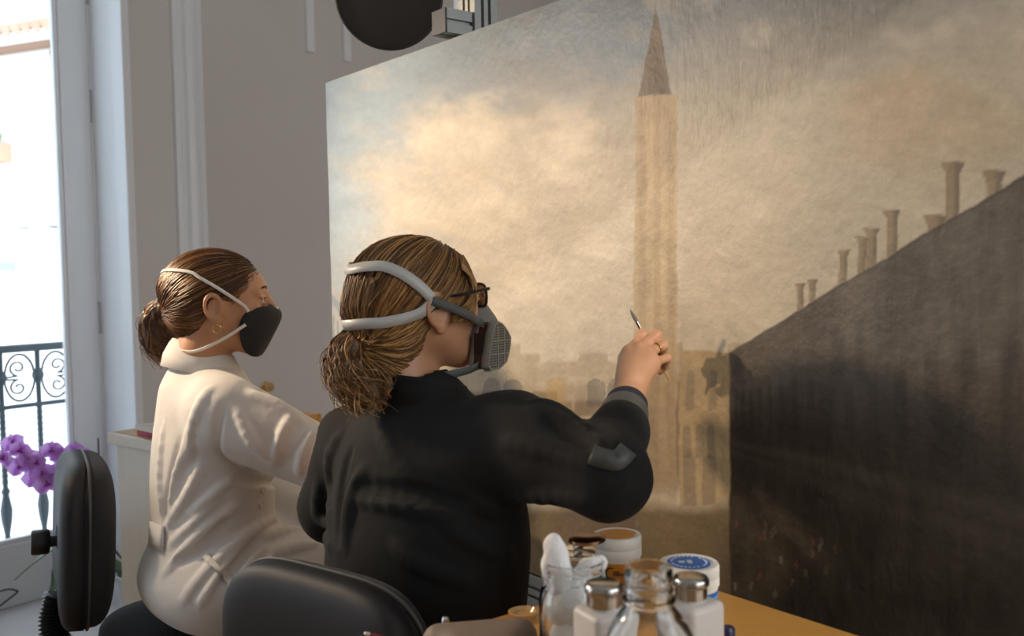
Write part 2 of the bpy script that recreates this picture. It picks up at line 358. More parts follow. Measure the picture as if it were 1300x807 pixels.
def paint(x, y):
    wx = (fbm(x/40, y/40, 5)-.5)*6; wy = (fbm(x/40, y/40, 15)-.5)*6; X = x+wx; Y = y+wy
    C = np.zeros(x.shape+(3,)); c3 = lambda *c: np.array(c)
    def lay(mask, col):
        nonlocal C; C = C*(1-mask[..., None])+np.asarray(col)*mask[..., None]
    ytop = 105.3-0.3536*(x-413.6)
    h = np.clip((y-ytop)/430, 0, 1)
    n1 = fbm(x/150+3, y/110, 21, 5); n2 = fbm(x/60, y/45+9, 33, 5); n3 = fbm(x/14, y/90, 41, 3)
    sky = c3(.15, .19, .23)*(1-sst(.0, .75, h))[..., None]+c3(.50, .45, .36)*sst(.0, .75, h)[..., None]
    C = sky
    lay(sst(680, 430, x)*.85, c3(.42, .53, .62))                                  # pale blue to the far side
    cl = sst(.42, .62, n1*.5+n2*.28+.30*np.exp(-(((X-640)/165)**2+((Y-235)/135)**2))+.06*h)
    lay(cl*.85, c3(.58, .52, .42)*(0.62+.72*n2)[..., None])
    cl2 = sst(.46, .66, n1*.42+n2*.26+.34*np.exp(-(((X-1190)/150)**2+((Y-150)/75)**2)))
    lay(cl2*.6, c3(.50, .37, .24))
    bl = sst(.45, .65, n2*.6+.4*np.exp(-(((X-730)/120)**2+((Y-70)/70)**2)))
    lay(bl*.7*sst(560, 620, X)*sst(330, 130, Y), c3(.17, .23, .30))
    lay(sst(.3, .8, h)*.4, c3(.58, .50, .37))
    C = C*(1-.30*sst(880, 1150, x))[..., None]*(1-.22*sst(.3, 0, h))[..., None]
    # hazy row of plain buildings
    for k, (yb, col, a) in enumerate(((432, (.44, .40, .32), .5), (470, (.33, .27, .18), .7), (520, (.20, .145, .085), .85))):
        step = vnoise(X/(38+9*k)+7*k, X*0+k, 60+k); yb_ = yb-46*np.round(step*4)/4
        lay(sst(yb_-3, yb_+4, Y)*sst(640, 590, Y)*sst(955, 945, X)*a, c3(*col)*(.72+.5*n3)[..., None])
    for (y0, s0, w0, h0, d) in ((492, 44, 12, 24, 1), (548, 36, 10, 22, 1)):
        for i in range(13):
            xc = 440+i*s0+10*math.sin(i*2.1)
            ar = ((np.abs(X-xc) < w0) & (Y > y0) & (Y < y0+h0)) | (((X-xc)**2+(Y-y0)**2) < w0*w0)
            lay(ar*.5, c3(.42, .27, .09) if i % 3 == 0 else c3(.09, .085, .09))
            lay((np.abs(X-xc-s0/2) < 2.2)*sst(y0-22, y0-14, Y)*sst(y0+h0+8, y0+h0, Y)*.5, c3(.45, .37, .23))
    lay(sst(527, 530, Y)*sst(536, 533, Y)*sst(420, 440, X)*sst(812, 800, X)*.6, c3(.44, .36, .22))
    # receding pale arcade on the far side
    ye = 352+(X-418)*1.25
    lay(sst(ye-2, ye+2, Y)*sst(492, 462, X)*.85, c3(.50, .50, .47))
    lay(sst(.25, .3, np.abs(((X-418)/5.5) % 1-.5))*sst(ye+38, ye+44, Y)*sst(ye+100, ye+90, Y)*sst(485, 465, X)*.5, c3(.17, .21, .26))
    lay(sst(ye+14, ye+17, Y)*sst(ye+30, ye+27, Y)*sst(485, 465, X)*.6, c3(.24, .28, .34))
    # plain tower
    tx0 = 807-(Y-125)*.006; tx1 = 860-(Y-125)*.002; yy = Y
    tw = sst(tx0-1.5, tx0+1.5, X)*sst(tx1+1.5, tx1-1.5, X)*sst(118, 124, yy)*sst(660, 600, yy)
    lay(tw*.80, (c3(.44, .33, .20)*(.50+.65*n3+.35*n2)[..., None])*(1-.28*sst(250, 620, yy)[..., None]))
    lay(tw*sst(5, 3, np.abs((X-807) % 18-9))*.25, c3(.26, .18, .11))
    ap = (832, 2); fr = np.clip((yy-ap[1])/122, 0, 1)
    lay(sst(0, 1.5, fr*22-np.abs(X-832))*sst(122.5, 120, yy)*sst(0, 3, yy-ap[1]), c3(.13, .105, .085)*(.8+.4*n3)[..., None])
    # block beyond the tower
    bk = sst(861, 864, X)*sst(934, 930, X)*sst(444, 449, Y)*sst(650, 630, Y)
    lay(bk*.92, c3(.40, .30, .17)*(.7+.5*n2)[..., None])
    for (xc, yc, w0, h0) in ((876, 495, 5, 22), (905, 495, 5, 22), (873, 560, 5, 18), (889, 560, 5, 18), (903, 560, 5, 18), (876, 610, 8, 26), (900, 610, 8, 26)):
        ar = np.maximum(sst(w0+1.5, w0-1, np.abs(X-xc))*sst(h0+1, h0-1, np.abs(Y-yc-4)), sst(1.25, .8, ((X-xc)/w0)**2+((Y-yc+h0-5)/(w0*1.6))**2))
        lay(ar*.42, c3(.10, .095, .09))
    # square floor of the scene, small dabs of figures
    gd = sst(628, 655, Y+12*(n2-.5))*sst(1010, 930, X)
    lay(gd*.95, c3(.135, .095, .050)*(.6+.8*n2)[..., None])
    lay(sst(806, 800, X)*0+sst(690, 730, X)*sst(818, 803, X)*sst(520, 600, Y)*.55, c3(.10, .075, .055))
    # dark building in shadow on the near side, its roof line falling away
    ln = 446-(X-926)*.602
    wd = sst(ln-1.5, ln+2.5, Y)*sst(924, 928, X)
    wd = np.maximum(wd, sst(600, 640, Y)*sst(900, 985, X+.25*(Y-640)))
    up = np.clip((Y-ln)/ (60+(X-926)*.45+1e-3), 0, 3)
    base = c3(.094, .081, .067)*(1-sst(.6, 1.6, up))[..., None]+c3(.034, .027, .019)*sst(.6, 1.6, up)[..., None]
    lay(wd, base*(.35+.65*n3+.6*n2)[..., None])
    lp = np.log(np.clip(X-880, 10, None))*7.0
    lay(wd*sst(.22, .36, np.abs(lp % 1-.5))*sst(.75, 1.0, up)*sst(2.0, 1.7, up)*.35*sst(.3, .6, n2), c3(.014, .012, .011))
    for q, a in ((.82, .22), (1.9, .25), (2.1, .18)):
        lay(wd*sst(.12, .02, np.abs(up-q+.1*(n2-.5)))*a, c3(.085, .07, .052))
    lay(wd*sst(.03, 0, np.abs(up-.01))*.6, c3(.04, .03, .025))
    for (xc, ht, w0) in ((1016, 30, 4), (1032, 26, 4), (1071, 40, 5), (1094, 44, 5), (1106, 48, 6), (1132, 56, 7), (1188, 14, 9), (1210, 68, 9), (1262, 26, 9)):
        yb = 446-(xc-926)*.602; yt = yb-ht
        st = sst(w0+1, w0-1, np.abs(X-xc))*sst(yt, yt+2, Y)*(1-wd)*sst(yb+25, yb+15, Y)
        fl_ = sst(w0*1.75+1, w0*1.75-1, np.abs(X-xc)+np.clip(Y-yt, 0, 14)*.5)*sst(yt-2, yt, Y)*sst(yt+16, yt+12, Y)*(1-wd)
        lay(np.maximum(st, fl_)*.85, c3(.21, .155, .10)*(1-.5*sst(-2, 6, X-xc))[..., None])
    rg = np.random.default_rng(3)
    for i in range(46):
        xc = rg.uniform(690, 1090); yc = 650+90*rg.random()**1.6+max(0, xc-900)*.25; col = [(.34, .24, .13), (.30, .10, .06), (.10, .10, .12), (.38, .34, .27)][i % 4]
        lay((((X-xc)/2.2)**2+((Y-yc)/6)**2 < 1)*.25, c3(*col)*.6)
    C = C*(.94+.12*fbm(x/6, y/6, 77, 2))[..., None]*(.88+.24*fbm(x/26+5, y/16, 79, 4))[..., None]
    return np.clip(C, .012, .9)
pr = empty('painting', pt_(PW/2, ZT-PH, -0.02), 'huge unframed old townscape painting on canvas being restored', 'painting')
h = 0.003; nu, nz_ = int(PW/h), int(PH/h)
T_, Z_ = np.meshgrid(np.linspace(0, PW, nu), np.linspace(ZT-PH, ZT, nz_), indexing='ij')
ev = (np.random.default_rng(2).random(nu)-.5)*.0012
relief = (fbm(T_*7, Z_*7, 91, 4)-.5)*.004+(fbm(T_*60, Z_*60, 95, 2)-.5)*.0007
P3 = np.array(PT)*np.array([1, 1, 0])+T_[..., None]*np.array(PU)+Z_[..., None]*np.array([0, 0, 1])+relief[..., None]*np.array(PN)
pp = proj(P3.reshape(-1, 3)).reshape(nu, nz_, 2)
colr = paint(pp[..., 0], pp[..., 1])
ii = np.arange(nu*nz_).reshape(nu, nz_)
Fq = np.stack([ii[:-1, :-1], ii[1:, :-1], ii[1:, 1:], ii[:-1, 1:]], -1).reshape(-1, 4)
cm = bpy.data.materials.new('painted_canvas'); cm.use_nodes = True; nt = cm.node_tree; N = nt.nodes; L = nt.links; bs = N['Principled BSDF']
at = N.new('ShaderNodeVertexColor'); at.layer_name = 'paint'
tc = N.new('ShaderNodeTexCoord'); nz1 = N.new('ShaderNodeTexNoise'); nz1.inputs['Scale'].default_value = 260; nz1.inputs['Detail'].default_value = 3; L.new(tc.outputs['Object'], nz1.inputs[0])
mr = N.new('ShaderNodeMapRange'); mr.inputs[3].default_value = .93; mr.inputs[4].default_value = 1.07; L.new(nz1.outputs['Fac'], mr.inputs[0])
vm = N.new('ShaderNodeVectorMath'); vm.operation = 'SCALE'; L.new(at.outputs[0], vm.inputs[0]); L.new(mr.outputs[0], vm.inputs['Scale']); L.new(vm.outputs[0], bs.inputs['Base Color'])
bs.inputs['Roughness'].default_value = .5; bs.inputs['Specular IOR Level'].default_value = .3
sx = N.new('ShaderNodeMapping'); sx.inputs['Scale'].default_value = (1, 1, 1); L.new(tc.outputs['Object'], sx.inputs[0])
sx.inputs['Scale'].default_value = (1.6, 1.6, .18); wv = N.new('ShaderNodeTexNoise'); wv.inputs['Scale'].default_value = 160; wv.inputs['Detail'].default_value = 3; L.new(sx.outputs[0], wv.inputs[0])
n3_ = N.new('ShaderNodeTexNoise'); n3_.inputs['Scale'].default_value = 90; n3_.inputs['Detail'].default_value = 5; L.new(tc.outputs['Object'], n3_.inputs[0])
ad = N.new('ShaderNodeMath'); ad.operation = 'MULTIPLY_ADD'; ad.inputs[1].default_value = .4; L.new(wv.outputs['Fac'], ad.inputs[0]); L.new(n3_.outputs['Fac'], ad.inputs[2])
bp = N.new('ShaderNodeBump'); bp.inputs['Strength'].default_value = .5; bp.inputs['Distance'].default_value = .0022; L.new(ad.outputs[0], bp.inputs['Height']); L.new(bp.outputs[0], bs.inputs['Normal'])
cv = mk('canvas', P3.reshape(-1, 3), Fq, cm, pr)
ca = cv.data.color_attributes.new('paint', 'FLOAT_COLOR', 'POINT')
ca.data.foreach_set('color', np.concatenate([colr.reshape(-1, 3), np.ones((nu*nz_, 1))], 1).astype(np.float32).ravel())
M['linen'] = mat('raw_linen', (.42, .34, .25), .9, bump=.3, bscale=400)
M['stretcher'] = wood('stretcher_wood', (.34, .22, .12), (.46, .31, .18), .6)
b = MB(); b.box(pt_(PW/2, ZT-PH/2, -0.006), (PU, UP, PN), (PW/2, PH/2, 0.003)); b.build('lining', M['linen'], pr)
for (t0, t1, z0, z1) in ((0, .07, ZT-PH, ZT), (PW-.07, PW, ZT-PH, ZT), (.07, PW-.07, ZT-.07, ZT), (.07, PW-.07, ZT-PH, ZT-PH+.07), (PW/2-.03, PW/2+.03, ZT-PH+.07, ZT-.07)):
    b = MB(); b.box(pt_((t0+t1)/2, (z0+z1)/2, -0.019), (PU, UP, PN), ((t1-t0)/2, (z1-z0)/2, .010), .002); b.build('stretcher_bar', M['stretcher'], pr)
# ------------------------------------------------------------------ aluminium easel frame behind it
def alu_bar(name, a, c, wdt, par, side=None, slots=2):
    a, c = Vector(a), Vector(c); d = (c-a).normalized(); x = (side or PU); y = d.cross(x).normalized(); x = y.cross(d).normalized(); hw = wdt/2; g = wdt*.10; dp = wdt*.16
    q = [(-hw, -hw), (-g*2.2, -hw), (-g*2.2, -hw+dp), (-g*.9, -hw+dp), (-g*.9, -hw), (g*.9, -hw), (g*.9, -hw+dp), (g*2.2, -hw+dp), (g*2.2, -hw), (hw, -hw)]
    if slots == 1: q = [(-hw, -hw), (-g*.8, -hw), (-g*.8, -hw+dp), (g*.8, -hw+dp), (g*.8, -hw), (hw, -hw)]
    poly = []
    for r in range(4):
        ca_, sa_ = math.cos(r*math.pi/2), math.sin(r*math.pi/2)
        for (i, j) in q[:-1]: poly.append(a+x*(i*ca_-j*sa_)+y*(i*sa_+j*ca_))
    MB().prism(poly, c-a).build(name, M['alu'], par)
pp0 = on_plane(605, 20, pt_(0, 0, -0.075), PN); ep = (pp0-pt_(0, 0, 0)).dot(PU)
es = empty('easel_frame', pt_(ep, 0, -0.08), 'grey aluminium profile frame standing behind the large canvas', 'easel')
alu_bar('upright', pt_(ep, 0.04, -0.078), pt_(ep, 2.6, -0.078), .062, es)
alu_bar('upright', pt_(ep+1.1, 0.04, -0.078), pt_(ep+1.1, 2.3, -0.078), .062, es)
zb = pp0.z
alu_bar('side_arm', pt_(ep-.002, ZT+.034, .022), pt_(ep-.002, ZT+.034, -0.046), .052, es, None, 1)
b = MB(); b.box(pt_(ep-.002, ZT+.034, .0245), (PU, PN, UP), (.0262, .0028, .0262), .001); b.build('end_cap', M['black_plastic'], es)
alu_bar('cross_bar', pt_(ep-.1, ZT-PH-.035, -0.02), pt_(ep+1.15, ZT-PH-.035, -0.02), .06, es, UP)
alu_bar('cross_bar', pt_(ep-.05, .06, -0.38), pt_(ep+1.15, .06, -0.38), .06, es, UP)
for e_ in (ep, ep+1.1): alu_bar('foot', pt_(e_, .025, -.45), pt_(e_, .025, .05), .05, es)
# white post further back on the same frame
q = on_plane(584, 5, pt_(0, 0, -0.42), PN); e2 = (q-pt_(0, 0, 0)).dot(PU)
M['white_post'] = mat('post_white', (.85, .85, .83), .3)
b = MB(); b.box(pt_(e2, 1.35, -.42), (PU, PN, UP), (.014, .014, 1.25), .003); b.build('rear_post', M['white_post'], es, label='white rear post')
# ------------------------------------------------------------------ black round lamp
lc = pix(494, -6, 2.31); ln_ = (CAM-lc); ln_.z -= .35; ln_.normalize()
ld = empty('studio_lamp', lc, 'round black studio lamp reflector hanging above the canvas corner', 'lamp')
sxa = UP.cross(ln_).normalized(); sya = ln_.cross(sxa); LAX = (sxa, sya, ln_)
rr = 66.5/FPX*2.31
out = [(rr*.22, -.13), (rr*.30, -.125), (rr*.55, -.085), (rr*.82, -.04), (rr*.97, -.008), (rr*1.0, 0), (rr*.985, .004), (rr*.955, -.004), (rr*.8, -.034), (rr*.52, -.078), (rr*.2, -.112), (0.0005, -.114)]
MB().lathe(lc, out, 48, LAX).build('reflector', M['black'], ld, True)
b = MB(); b.lathe(lc, [(rr*1.0, -.004), (rr*1.012, 0), (rr*1.012, .006), (rr*.985, .008), (rr*.975, .003)], 48, LAX); b.build('rim', M['black_plastic'], ld, True)
for a in (-100, -67):  # chrome dots stand in for two bright holes near the rim
    p = lc+sxa*(math.cos(R(a))*rr*.91)+sya*(math.sin(R(a))*rr*.91)+ln_*-.006
    MB().lathe(p, [(.0, .005), (.0032, .004), (.004, 0), (.004, -.004)], 12, LAX).build('bright_hole', M['chrome'], ld, True)
MB().lathe(lc+ln_*-.13, [(.04, .01), (.05, 0), (.05, -.12), (.04, -.13)], 24, LAX).build('lamp_housing', M['black'], ld, True)
MB().lathe(lc+ln_*-.108, [(.012, -.01), (.02, .0), (.03, .03), (.026, .06), (.0005, .075)], 20, LAX).build('bulb', mat('unlit_bulb', (.03, .03, .032), .3), ld, True)
b = MB(); j = pt_(ep-.03, lc.z+.17, -.085); b.tube(spline([lc+ln_*-.2, lc+ln_*-.22+UP*.10, lc+ln_*-.16+UP*.19, j]), .011, 10); b.build('arm', M['black_plastic'], ld, True)
# ------------------------------------------------------------------ cabinet behind the woman in white, with things on it
M['birch'] = wood('birch_laminate', (.62, .53, .41), (.70, .62, .50), .35, 3.0, (14, 14, 1))
M['birch_top'] = wood('oak_top', (.52, .30, .13), (.60, .38, .19), .35)
c0 = pix(135.5, 548.5, 2.86)
ca1 = (on_z(190.5, 558.9, c0.z)-c0).normalized(); ca2 = Vector((-ca1.y, ca1.x, 0))
if ca2.dot(Vector((0, 1, 0))) < 0: ca2 = -ca2
cz = c0.z; cl, cw = .36, .36
def cbx(b, a0, a1, d0, d1, z0, z1, bev=0): return b.box(c0*1+ca1*((a0+a1)/2)+ca2*((d0+d1)/2)+UP*((z0+z1)/2-cz), (ca1, ca2, UP), ((a1-a0)/2, (d1-d0)/2, (z1-z0)/2), bev)
cb = empty('cabinet', c0+ca1*cl/2+ca2*cw/2-UP*cz, 'low pale birch cabinet against the grey wall beside the balcony door', 'cabinet')
b = MB(); cbx(b, .02, cl-.02, .02, cw-.02, 0.06, cz-.034); b.build('body', M['birch'], cb)
b = MB(); cbx(b, 0, cl, 0, cw, cz-.034, cz, .003); b.build('top', M['birch'], cb)
b = MB(); cbx(b, .012, cl-.012, .012, cw-.012, cz-.002, cz+.0012); b.build('top_inlay', M['birch_top'], cb)
b = MB(); cbx(b, .05, cl-.05, .05, cw-.05, 0, .06); b.build('plinth', M['black_plastic'], cb)
for k in (0, 1):
    b = MB(); cbx(b, .025+k*.157, .178+k*.157, cw-.02, cw-.006, .08, cz-.05, .003); dr = b.build('door', M['birch'], cb)
bk = pix(173, 541, 2.86)
def book(name, px, py, z, l, w, hh, ang, cover, label, page=True):
    c = on_z(px, py, z); d = (ca1*math.cos(ang)+ca2*math.sin(ang)); e = Vector((-d.y, d.x, 0))
    r_ = empty(name, c+d*l/2+e*w/2, label, 'notebook', 'notebooks on the cabinet')
    for zz in (0, hh-.003):
        b = MB(); b.box(c+d*l/2+e*w/2+UP*(zz+.0015), (d, e, UP), (l/2, w/2, .0015), .0008); b.build('cover', cover, r_)
    b = MB(); b.box(c+d*(l/2+.002)+e*(w/2), (d, e, UP), (l/2-.004, w/2-.003, hh/2-.002)); 
    for v in range(len(b.v)): b.v[v] = tuple(Vector(b.v[v])+UP*(hh/2))
    b.build('pages', M['paper'], r_)
    b = MB(); b.box(c+d*l/2+e*.002+UP*(hh/2), (d, e, UP), (l/2, .0018, hh/2), .0008); b.build('spine', cover, r_)
    return c, d, e
M['paper'] = mat('paper', (.78, .74, .66), .8); M['magenta'] = mat('magenta_cloth', (.55, .06, .20), .6, col2=(.62, .12, .06), scale=25); M['tan_cover'] = mat('tan_cover', (.66, .58, .48), .4)
book('notebook', 174, 552.6, cz+.001, .16, .11, .022, R(4), M['magenta'], 'magenta covered notebook, lower of the two stacked on the cabinet')
book('notebook', 171.5, 545.0, cz+.0235, .17, .12, .014, R(-3), M['tan_cover'], 'pale beige covered notebook lying on top of the magenta one')
M['glass'] = glass('clear_glass'); M['milk'] = mat('milky_plastic', (.72, .74, .76), .35)
bt = on_z(222, 541, cz+.0012)
g_ = empty('small_bottle', bt, 'small whitish bottle on the cabinet behind the woman in white', 'bottle')
MB().lathe(bt, [(.001, 0), (.026, 0), (.028, .004), (.028, .09), (.022, .105), (.013, .112), (.013, .12)], 24).build('body', M['milk'], g_, True)
MB().lathe(bt, [(.001, .118), (.016, .118), (.017, .121), (.017, .142), (.015, .146), (.0005, .147)], 24).build('cap', M['milk'], g_, True)
# small brass knob on the wall
kp = on_plane(336, 490.5, rm(0, S_IN), NW)
M['brass'] = mat('brass', (.75, .55, .28), .25, 1.0)
AXK = (WD, UP, NW)
tag(MB().lathe(kp, [(.022, -.002), (.022, .004), (.008, .008), (.008, .022), (.018, .026), (.021, .034), (.018, .042), (.0005, .046)], 24, AXK).build('brass_knob', M['brass'], None, True), 'small round brass knob fixed to the grey wall', 'knob')
# orange wooden side table with dark oval dish
wt = pix(368, 520, 2.76); wz = wt.z
M['orange_wood'] = wood('orange_wood', (.50, .22, .045), (.62, .31, .08), .35, coat=.3)
s_ = empty('side_table', Vector((wt.x+.10, wt.y+.05, 0)), 'orange wooden side table with raised rim beside the canvas edge', 'table')
sa = (on_z(418, 525.5, wz)-wt).normalized(); sb = Vector((-sa.y, sa.x, 0))
if sb.y > 0: sb = -sb      # towards the viewer
def sbx(b, a0, a1, d0, d1, z0, z1, bev=0): return b.box(Vector((wt.x, wt.y, 0))+sa*((a0+a1)/2)+sb*((d0+d1)/2)+UP*((z0+z1)/2), (sa, sb, UP), ((a1-a0)/2, (d1-d0)/2, (z1-z0)/2), bev)
b = MB(); sbx(b, -.06, .135, 0, .24, wz-.035, wz-.022, .003); b.build('top', M['orange_wood'], s_)
for (a0, a1, d0, d1) in ((-.06, .135, 0, .014), (-.06, .135, .226, .24), (-.06, -.046, .014, .226), (.121, .135, .014, .226)):
    b = MB(); sbx(b, a0, a1, d0, d1, wz-.05, wz, .003); b.build('rim', M['orange_wood'], s_)
for a in (-.045, .12):
    for d in (.015, .225):
        b = MB(); sbx(b, a-.014, a+.014, d-.014, d+.014, 0, wz-.035, .003); b.build('leg', M['orange_wood'], s_)
oc = Vector((wt.x, wt.y, wz-.0215))+sa*.052+sb*.085
M['dark_dish'] = mat('dark_glaze', (.02, .022, .028), .2)
b = MB(); b.lathe(oc, [(.0005, .004), (.04, .004), (.052, .010), (.058, .018), (.060, .017), (.054, .004), (.046, 0), (.0005, 0)], 32, (sa, sb*.62, UP)); tag(b.build('oval_dish', M['dark_dish'], None, True), 'small dark oval dish on the orange side table', 'dish')
# ------------------------------------------------------------------ office chairs
def pillow(c, ax, hw, hh, dep, n=3.2, m=2.6, nr=12, na=56, taper=0.0, bend=0.0):
    X, Y, Z = [Vector(a) for a in ax]; c = Vector(c); V = [c+Z*dep]; F = []
    for i in range(1, nr+1):
        rho = math.sin(i/nr*math.pi/2)
        for k in range(na):
            a = 2*math.pi*k/na; ca_, sa_ = math.cos(a), math.sin(a)
            x = math.copysign(abs(ca_)**(2/n), ca_)*rho; y = math.copysign(abs(sa_)**(2/n), sa_)*rho
            x2 = x*(1+taper*y); z = dep*max(0, 1-rho**m)**(1/m)-bend*x*x
            V.append(c+X*(x2*hw)+Y*(y*hh)+Z*z)
    for k in range(na): F.append((0, 1+k, 1+(k+1) % na))
    for i in range(nr-1):
        for k in range(na): F.append((1+i*na+k, 1+i*na+(k+1) % na, 1+(i+1)*na+(k+1) % na, 1+(i+1)*na+k))
    F.append(tuple(1+(nr-1)*na+k for k in range(na)))
    return V, F
M['shell'] = mat('textured_black_shell', (.013, .013, .0145), .5, var=.12, scale=60, bump=.5, bscale=900, bdist=.0010, spec=.35)
M['chair_fabric'] = mat('black_chair_fabric', (.014, .014, .016), .9, var=.3, scale=200, bump=.5, bscale=700, bdist=.001, sheen=.04)
M['piping'] = mat('grey_piping', (.05, .05, .05), .5)
def chair(label, back_c, face, hw, hh, seat_c, cs=.075, zseat=.465, tilt=.08, knob_side=1):
    face = Vector(face).normalized(); rt = Vector((face.y, -face.x, 0)); up = (UP-face*tilt).normalized(); nn = rt.cross(up)
    if nn.dot(face) < 0: nn = -nn
    back_c = Vector(back_c); seat_c = Vector(seat_c)
    root = empty('office_chair', Vector((seat_c.x, seat_c.y, 0)), label, 'chair', 'black office chairs')
    V, F = pillow(back_c, (rt, up, -nn), hw, hh, cs*.62, 4.2, 4.6, taper=-.05, bend=-.012); mk('backrest_shell', V, F, M['shell'], root)
    V, F = pillow(back_c, (rt, up, nn), hw*.985, hh*.985, cs*.72, 4.2, 3.4, taper=-.03, bend=.012); mk('backrest_cushion', V, F, M['chair_fabric'], root)
    e = []
    for k in range(65):
        a = 2*math.pi*k/64; ca_, sa_ = math.cos(a), math.sin(a); x = math.copysign(abs(ca_)**(2/4.2), ca_); y = math.copysign(abs(sa_)**(2/4.2), sa_)
        e.append(back_c+rt*(x*(1-.03*y)*hw*.998)+up*(y*hh*.998)+nn*(.0-(.012*x*x)*0))
    MB().tube(e, .0030, 6, cap=False).build('piping', M['piping'], root, True)
    V, F = pillow(seat_c+UP*(zseat-.05), (rt, face, UP), .235, .225, .055, 3.4, 2.6); mk('seat_cushion', V, F, M['chair_fabric'], root)
    V, F = pillow(seat_c+UP*(zseat-.051), (rt, face, -UP), .23, .22, .03, 3.4, 3.0); mk('seat_shell', V, F, M['shell'], root)
    k0 = back_c-up*(hh*.05)-nn*(cs*.55)
    MB().lathe(k0, [(.012, 0), (.012, .018), (.024, .02), (.027, .024), (.027, .052), (.024, .056), (.0005, .057)], 24, (rt, up, -nn)).build('adjustment_knob', M['black_plastic'], root, True)
    # corrugated cover of the back bar
    path = bez(back_c-up*(hh*.72)-nn*(cs*.55), back_c-up*(hh*1.15)-nn*(cs*.85), Vector((seat_c.x, seat_c.y, zseat-.10))-face*.33, Vector((seat_c.x, seat_c.y, zseat-.10))-face*.10, 66)
    b = MB(); b.tube(path, [.031 if i % 2 else .023 for i in range(len(path))], 16); b.build('bellows_cover', M['black_plastic'], root, False)
    s0 = Vector((seat_c.x, seat_c.y, 0))
    MB().lathe(s0, [(.026, .10), (.026, .25), (.018, .25), (.018, zseat-.08), (.07, zseat-.08), (.07, zseat-.06)], 20).build('gas_column', M['black_plastic'], root, True)
    for k in range(5):
        a = 2*math.pi*k/5+math.atan2(face.y, face.x); d = Vector((math.cos(a), math.sin(a), 0)); 
        b = MB(); b.tube([s0+UP*.10, s0+d*.15+UP*.095, s0+d*.29+UP*.075], [.024, .02, .015], 8); lg = b.build('base_arm', M['black_plastic'], root, True)
        q = d.cross(UP); b = MB()
        for sd in (-1, 1): b.lathe(s0+d*.29+q*(sd*.013)+UP*.027, [(.0005, -.008), (.022, -.008), (.027, -.004), (.027, .004), (.022, .008), (.0005, .008)], 16, (d, UP, q))
        b.tube([s0+d*.29+UP*.03, s0+d*.29+UP*.08], .006, 8); b.build('caster', M['black_plastic'], root, True)
    return root
bc1 = pix(106, 678, 2.06)
chair('black office chair with corrugated back bar in front of the orchid', bc1, (.885, .465, 0), .200, .176, (-.70, 2.10, 0), cs=.086, tilt=-.05)
bc2 = Vector((-.262, 1.312, 0)); bc2.z = .626
chair('black office chair at the corner of the wooden worktable', bc2, (.60, .80, 0), .200, .182, (-.115, 1.515, 0), cs=.075, zseat=.448)
# ------------------------------------------------------------------ worktable and what stands on it
TZ = .76
M['table_wood'] = wood('worktable_wood', (.46, .215, .042), (.58, .29, .07), .38, 4.0, (1, 10, 10), coat=.25, rotz=R(51))
tcn = on_z(829, 722, TZ)
tb = empty('worktable', tcn+PU*.6+PN*.4-UP*TZ, 'orange brown wooden worktable corner under the jars and bottles', 'table')
def tbx(b, a0, a1, d0, d1, z0, z1, bev=0): return b.box(tcn*1+PU*((a0+a1)/2)+PN*((d0+d1)/2)+UP*((z0+z1)/2-TZ), (PU, PN, UP), ((a1-a0)/2, (d1-d0)/2, (z1-z0)/2), bev)
b = MB(); tbx(b, 0, 1.15, 0, .80, TZ-.028, TZ, .003); b.build('tabletop', M['table_wood'], tb)
for a in (.06, 1.09):
    for d in (.06, .74):
        b = MB(); tbx(b, a-.025, a+.025, d-.025, d+.025, 0, TZ-.028, .003); b.build('leg', M['table_wood'], tb)
for (a0, a1, d0, d1) in ((.06, 1.09, .05, .07), (.06, 1.09, .73, .75), (.05, .07, .06, .74), (1.08, 1.10, .06, .74)):
    b = MB(); tbx(b, a0, a1, d0, d1, TZ-.10, TZ-.028); b.build('apron', M['table_wood'], tb)
CREAM = M['cream'] = mat('cream_plastic', (.74, .70, .62), .42, var=.03)
M['orange_label'] = mat('orange_label', (.62, .24, .02), .5, var=.06); M['blue_label'] = mat('blue_label', (.02, .13, .42), .5, var=.08); M['ink'] = mat('dark_ink', (.03, .02, .015), .6); M['pale_ink'] = mat('pale_ink', (.62, .68, .74), .6)
def arc_band(b, c, r, a0, a1, z0, z1, n=24):
    V = []; F = []
    for i in range(n+1):
        a = a0+(a1-a0)*i/n
        for z in (z0, z1): V.append(c+Vector((math.cos(a)*r, math.sin(a)*r, z)))
    for i in range(n): F.append((2*i, 2*i+2, 2*i+3, 2*i+1))
    return b.add(V, F)
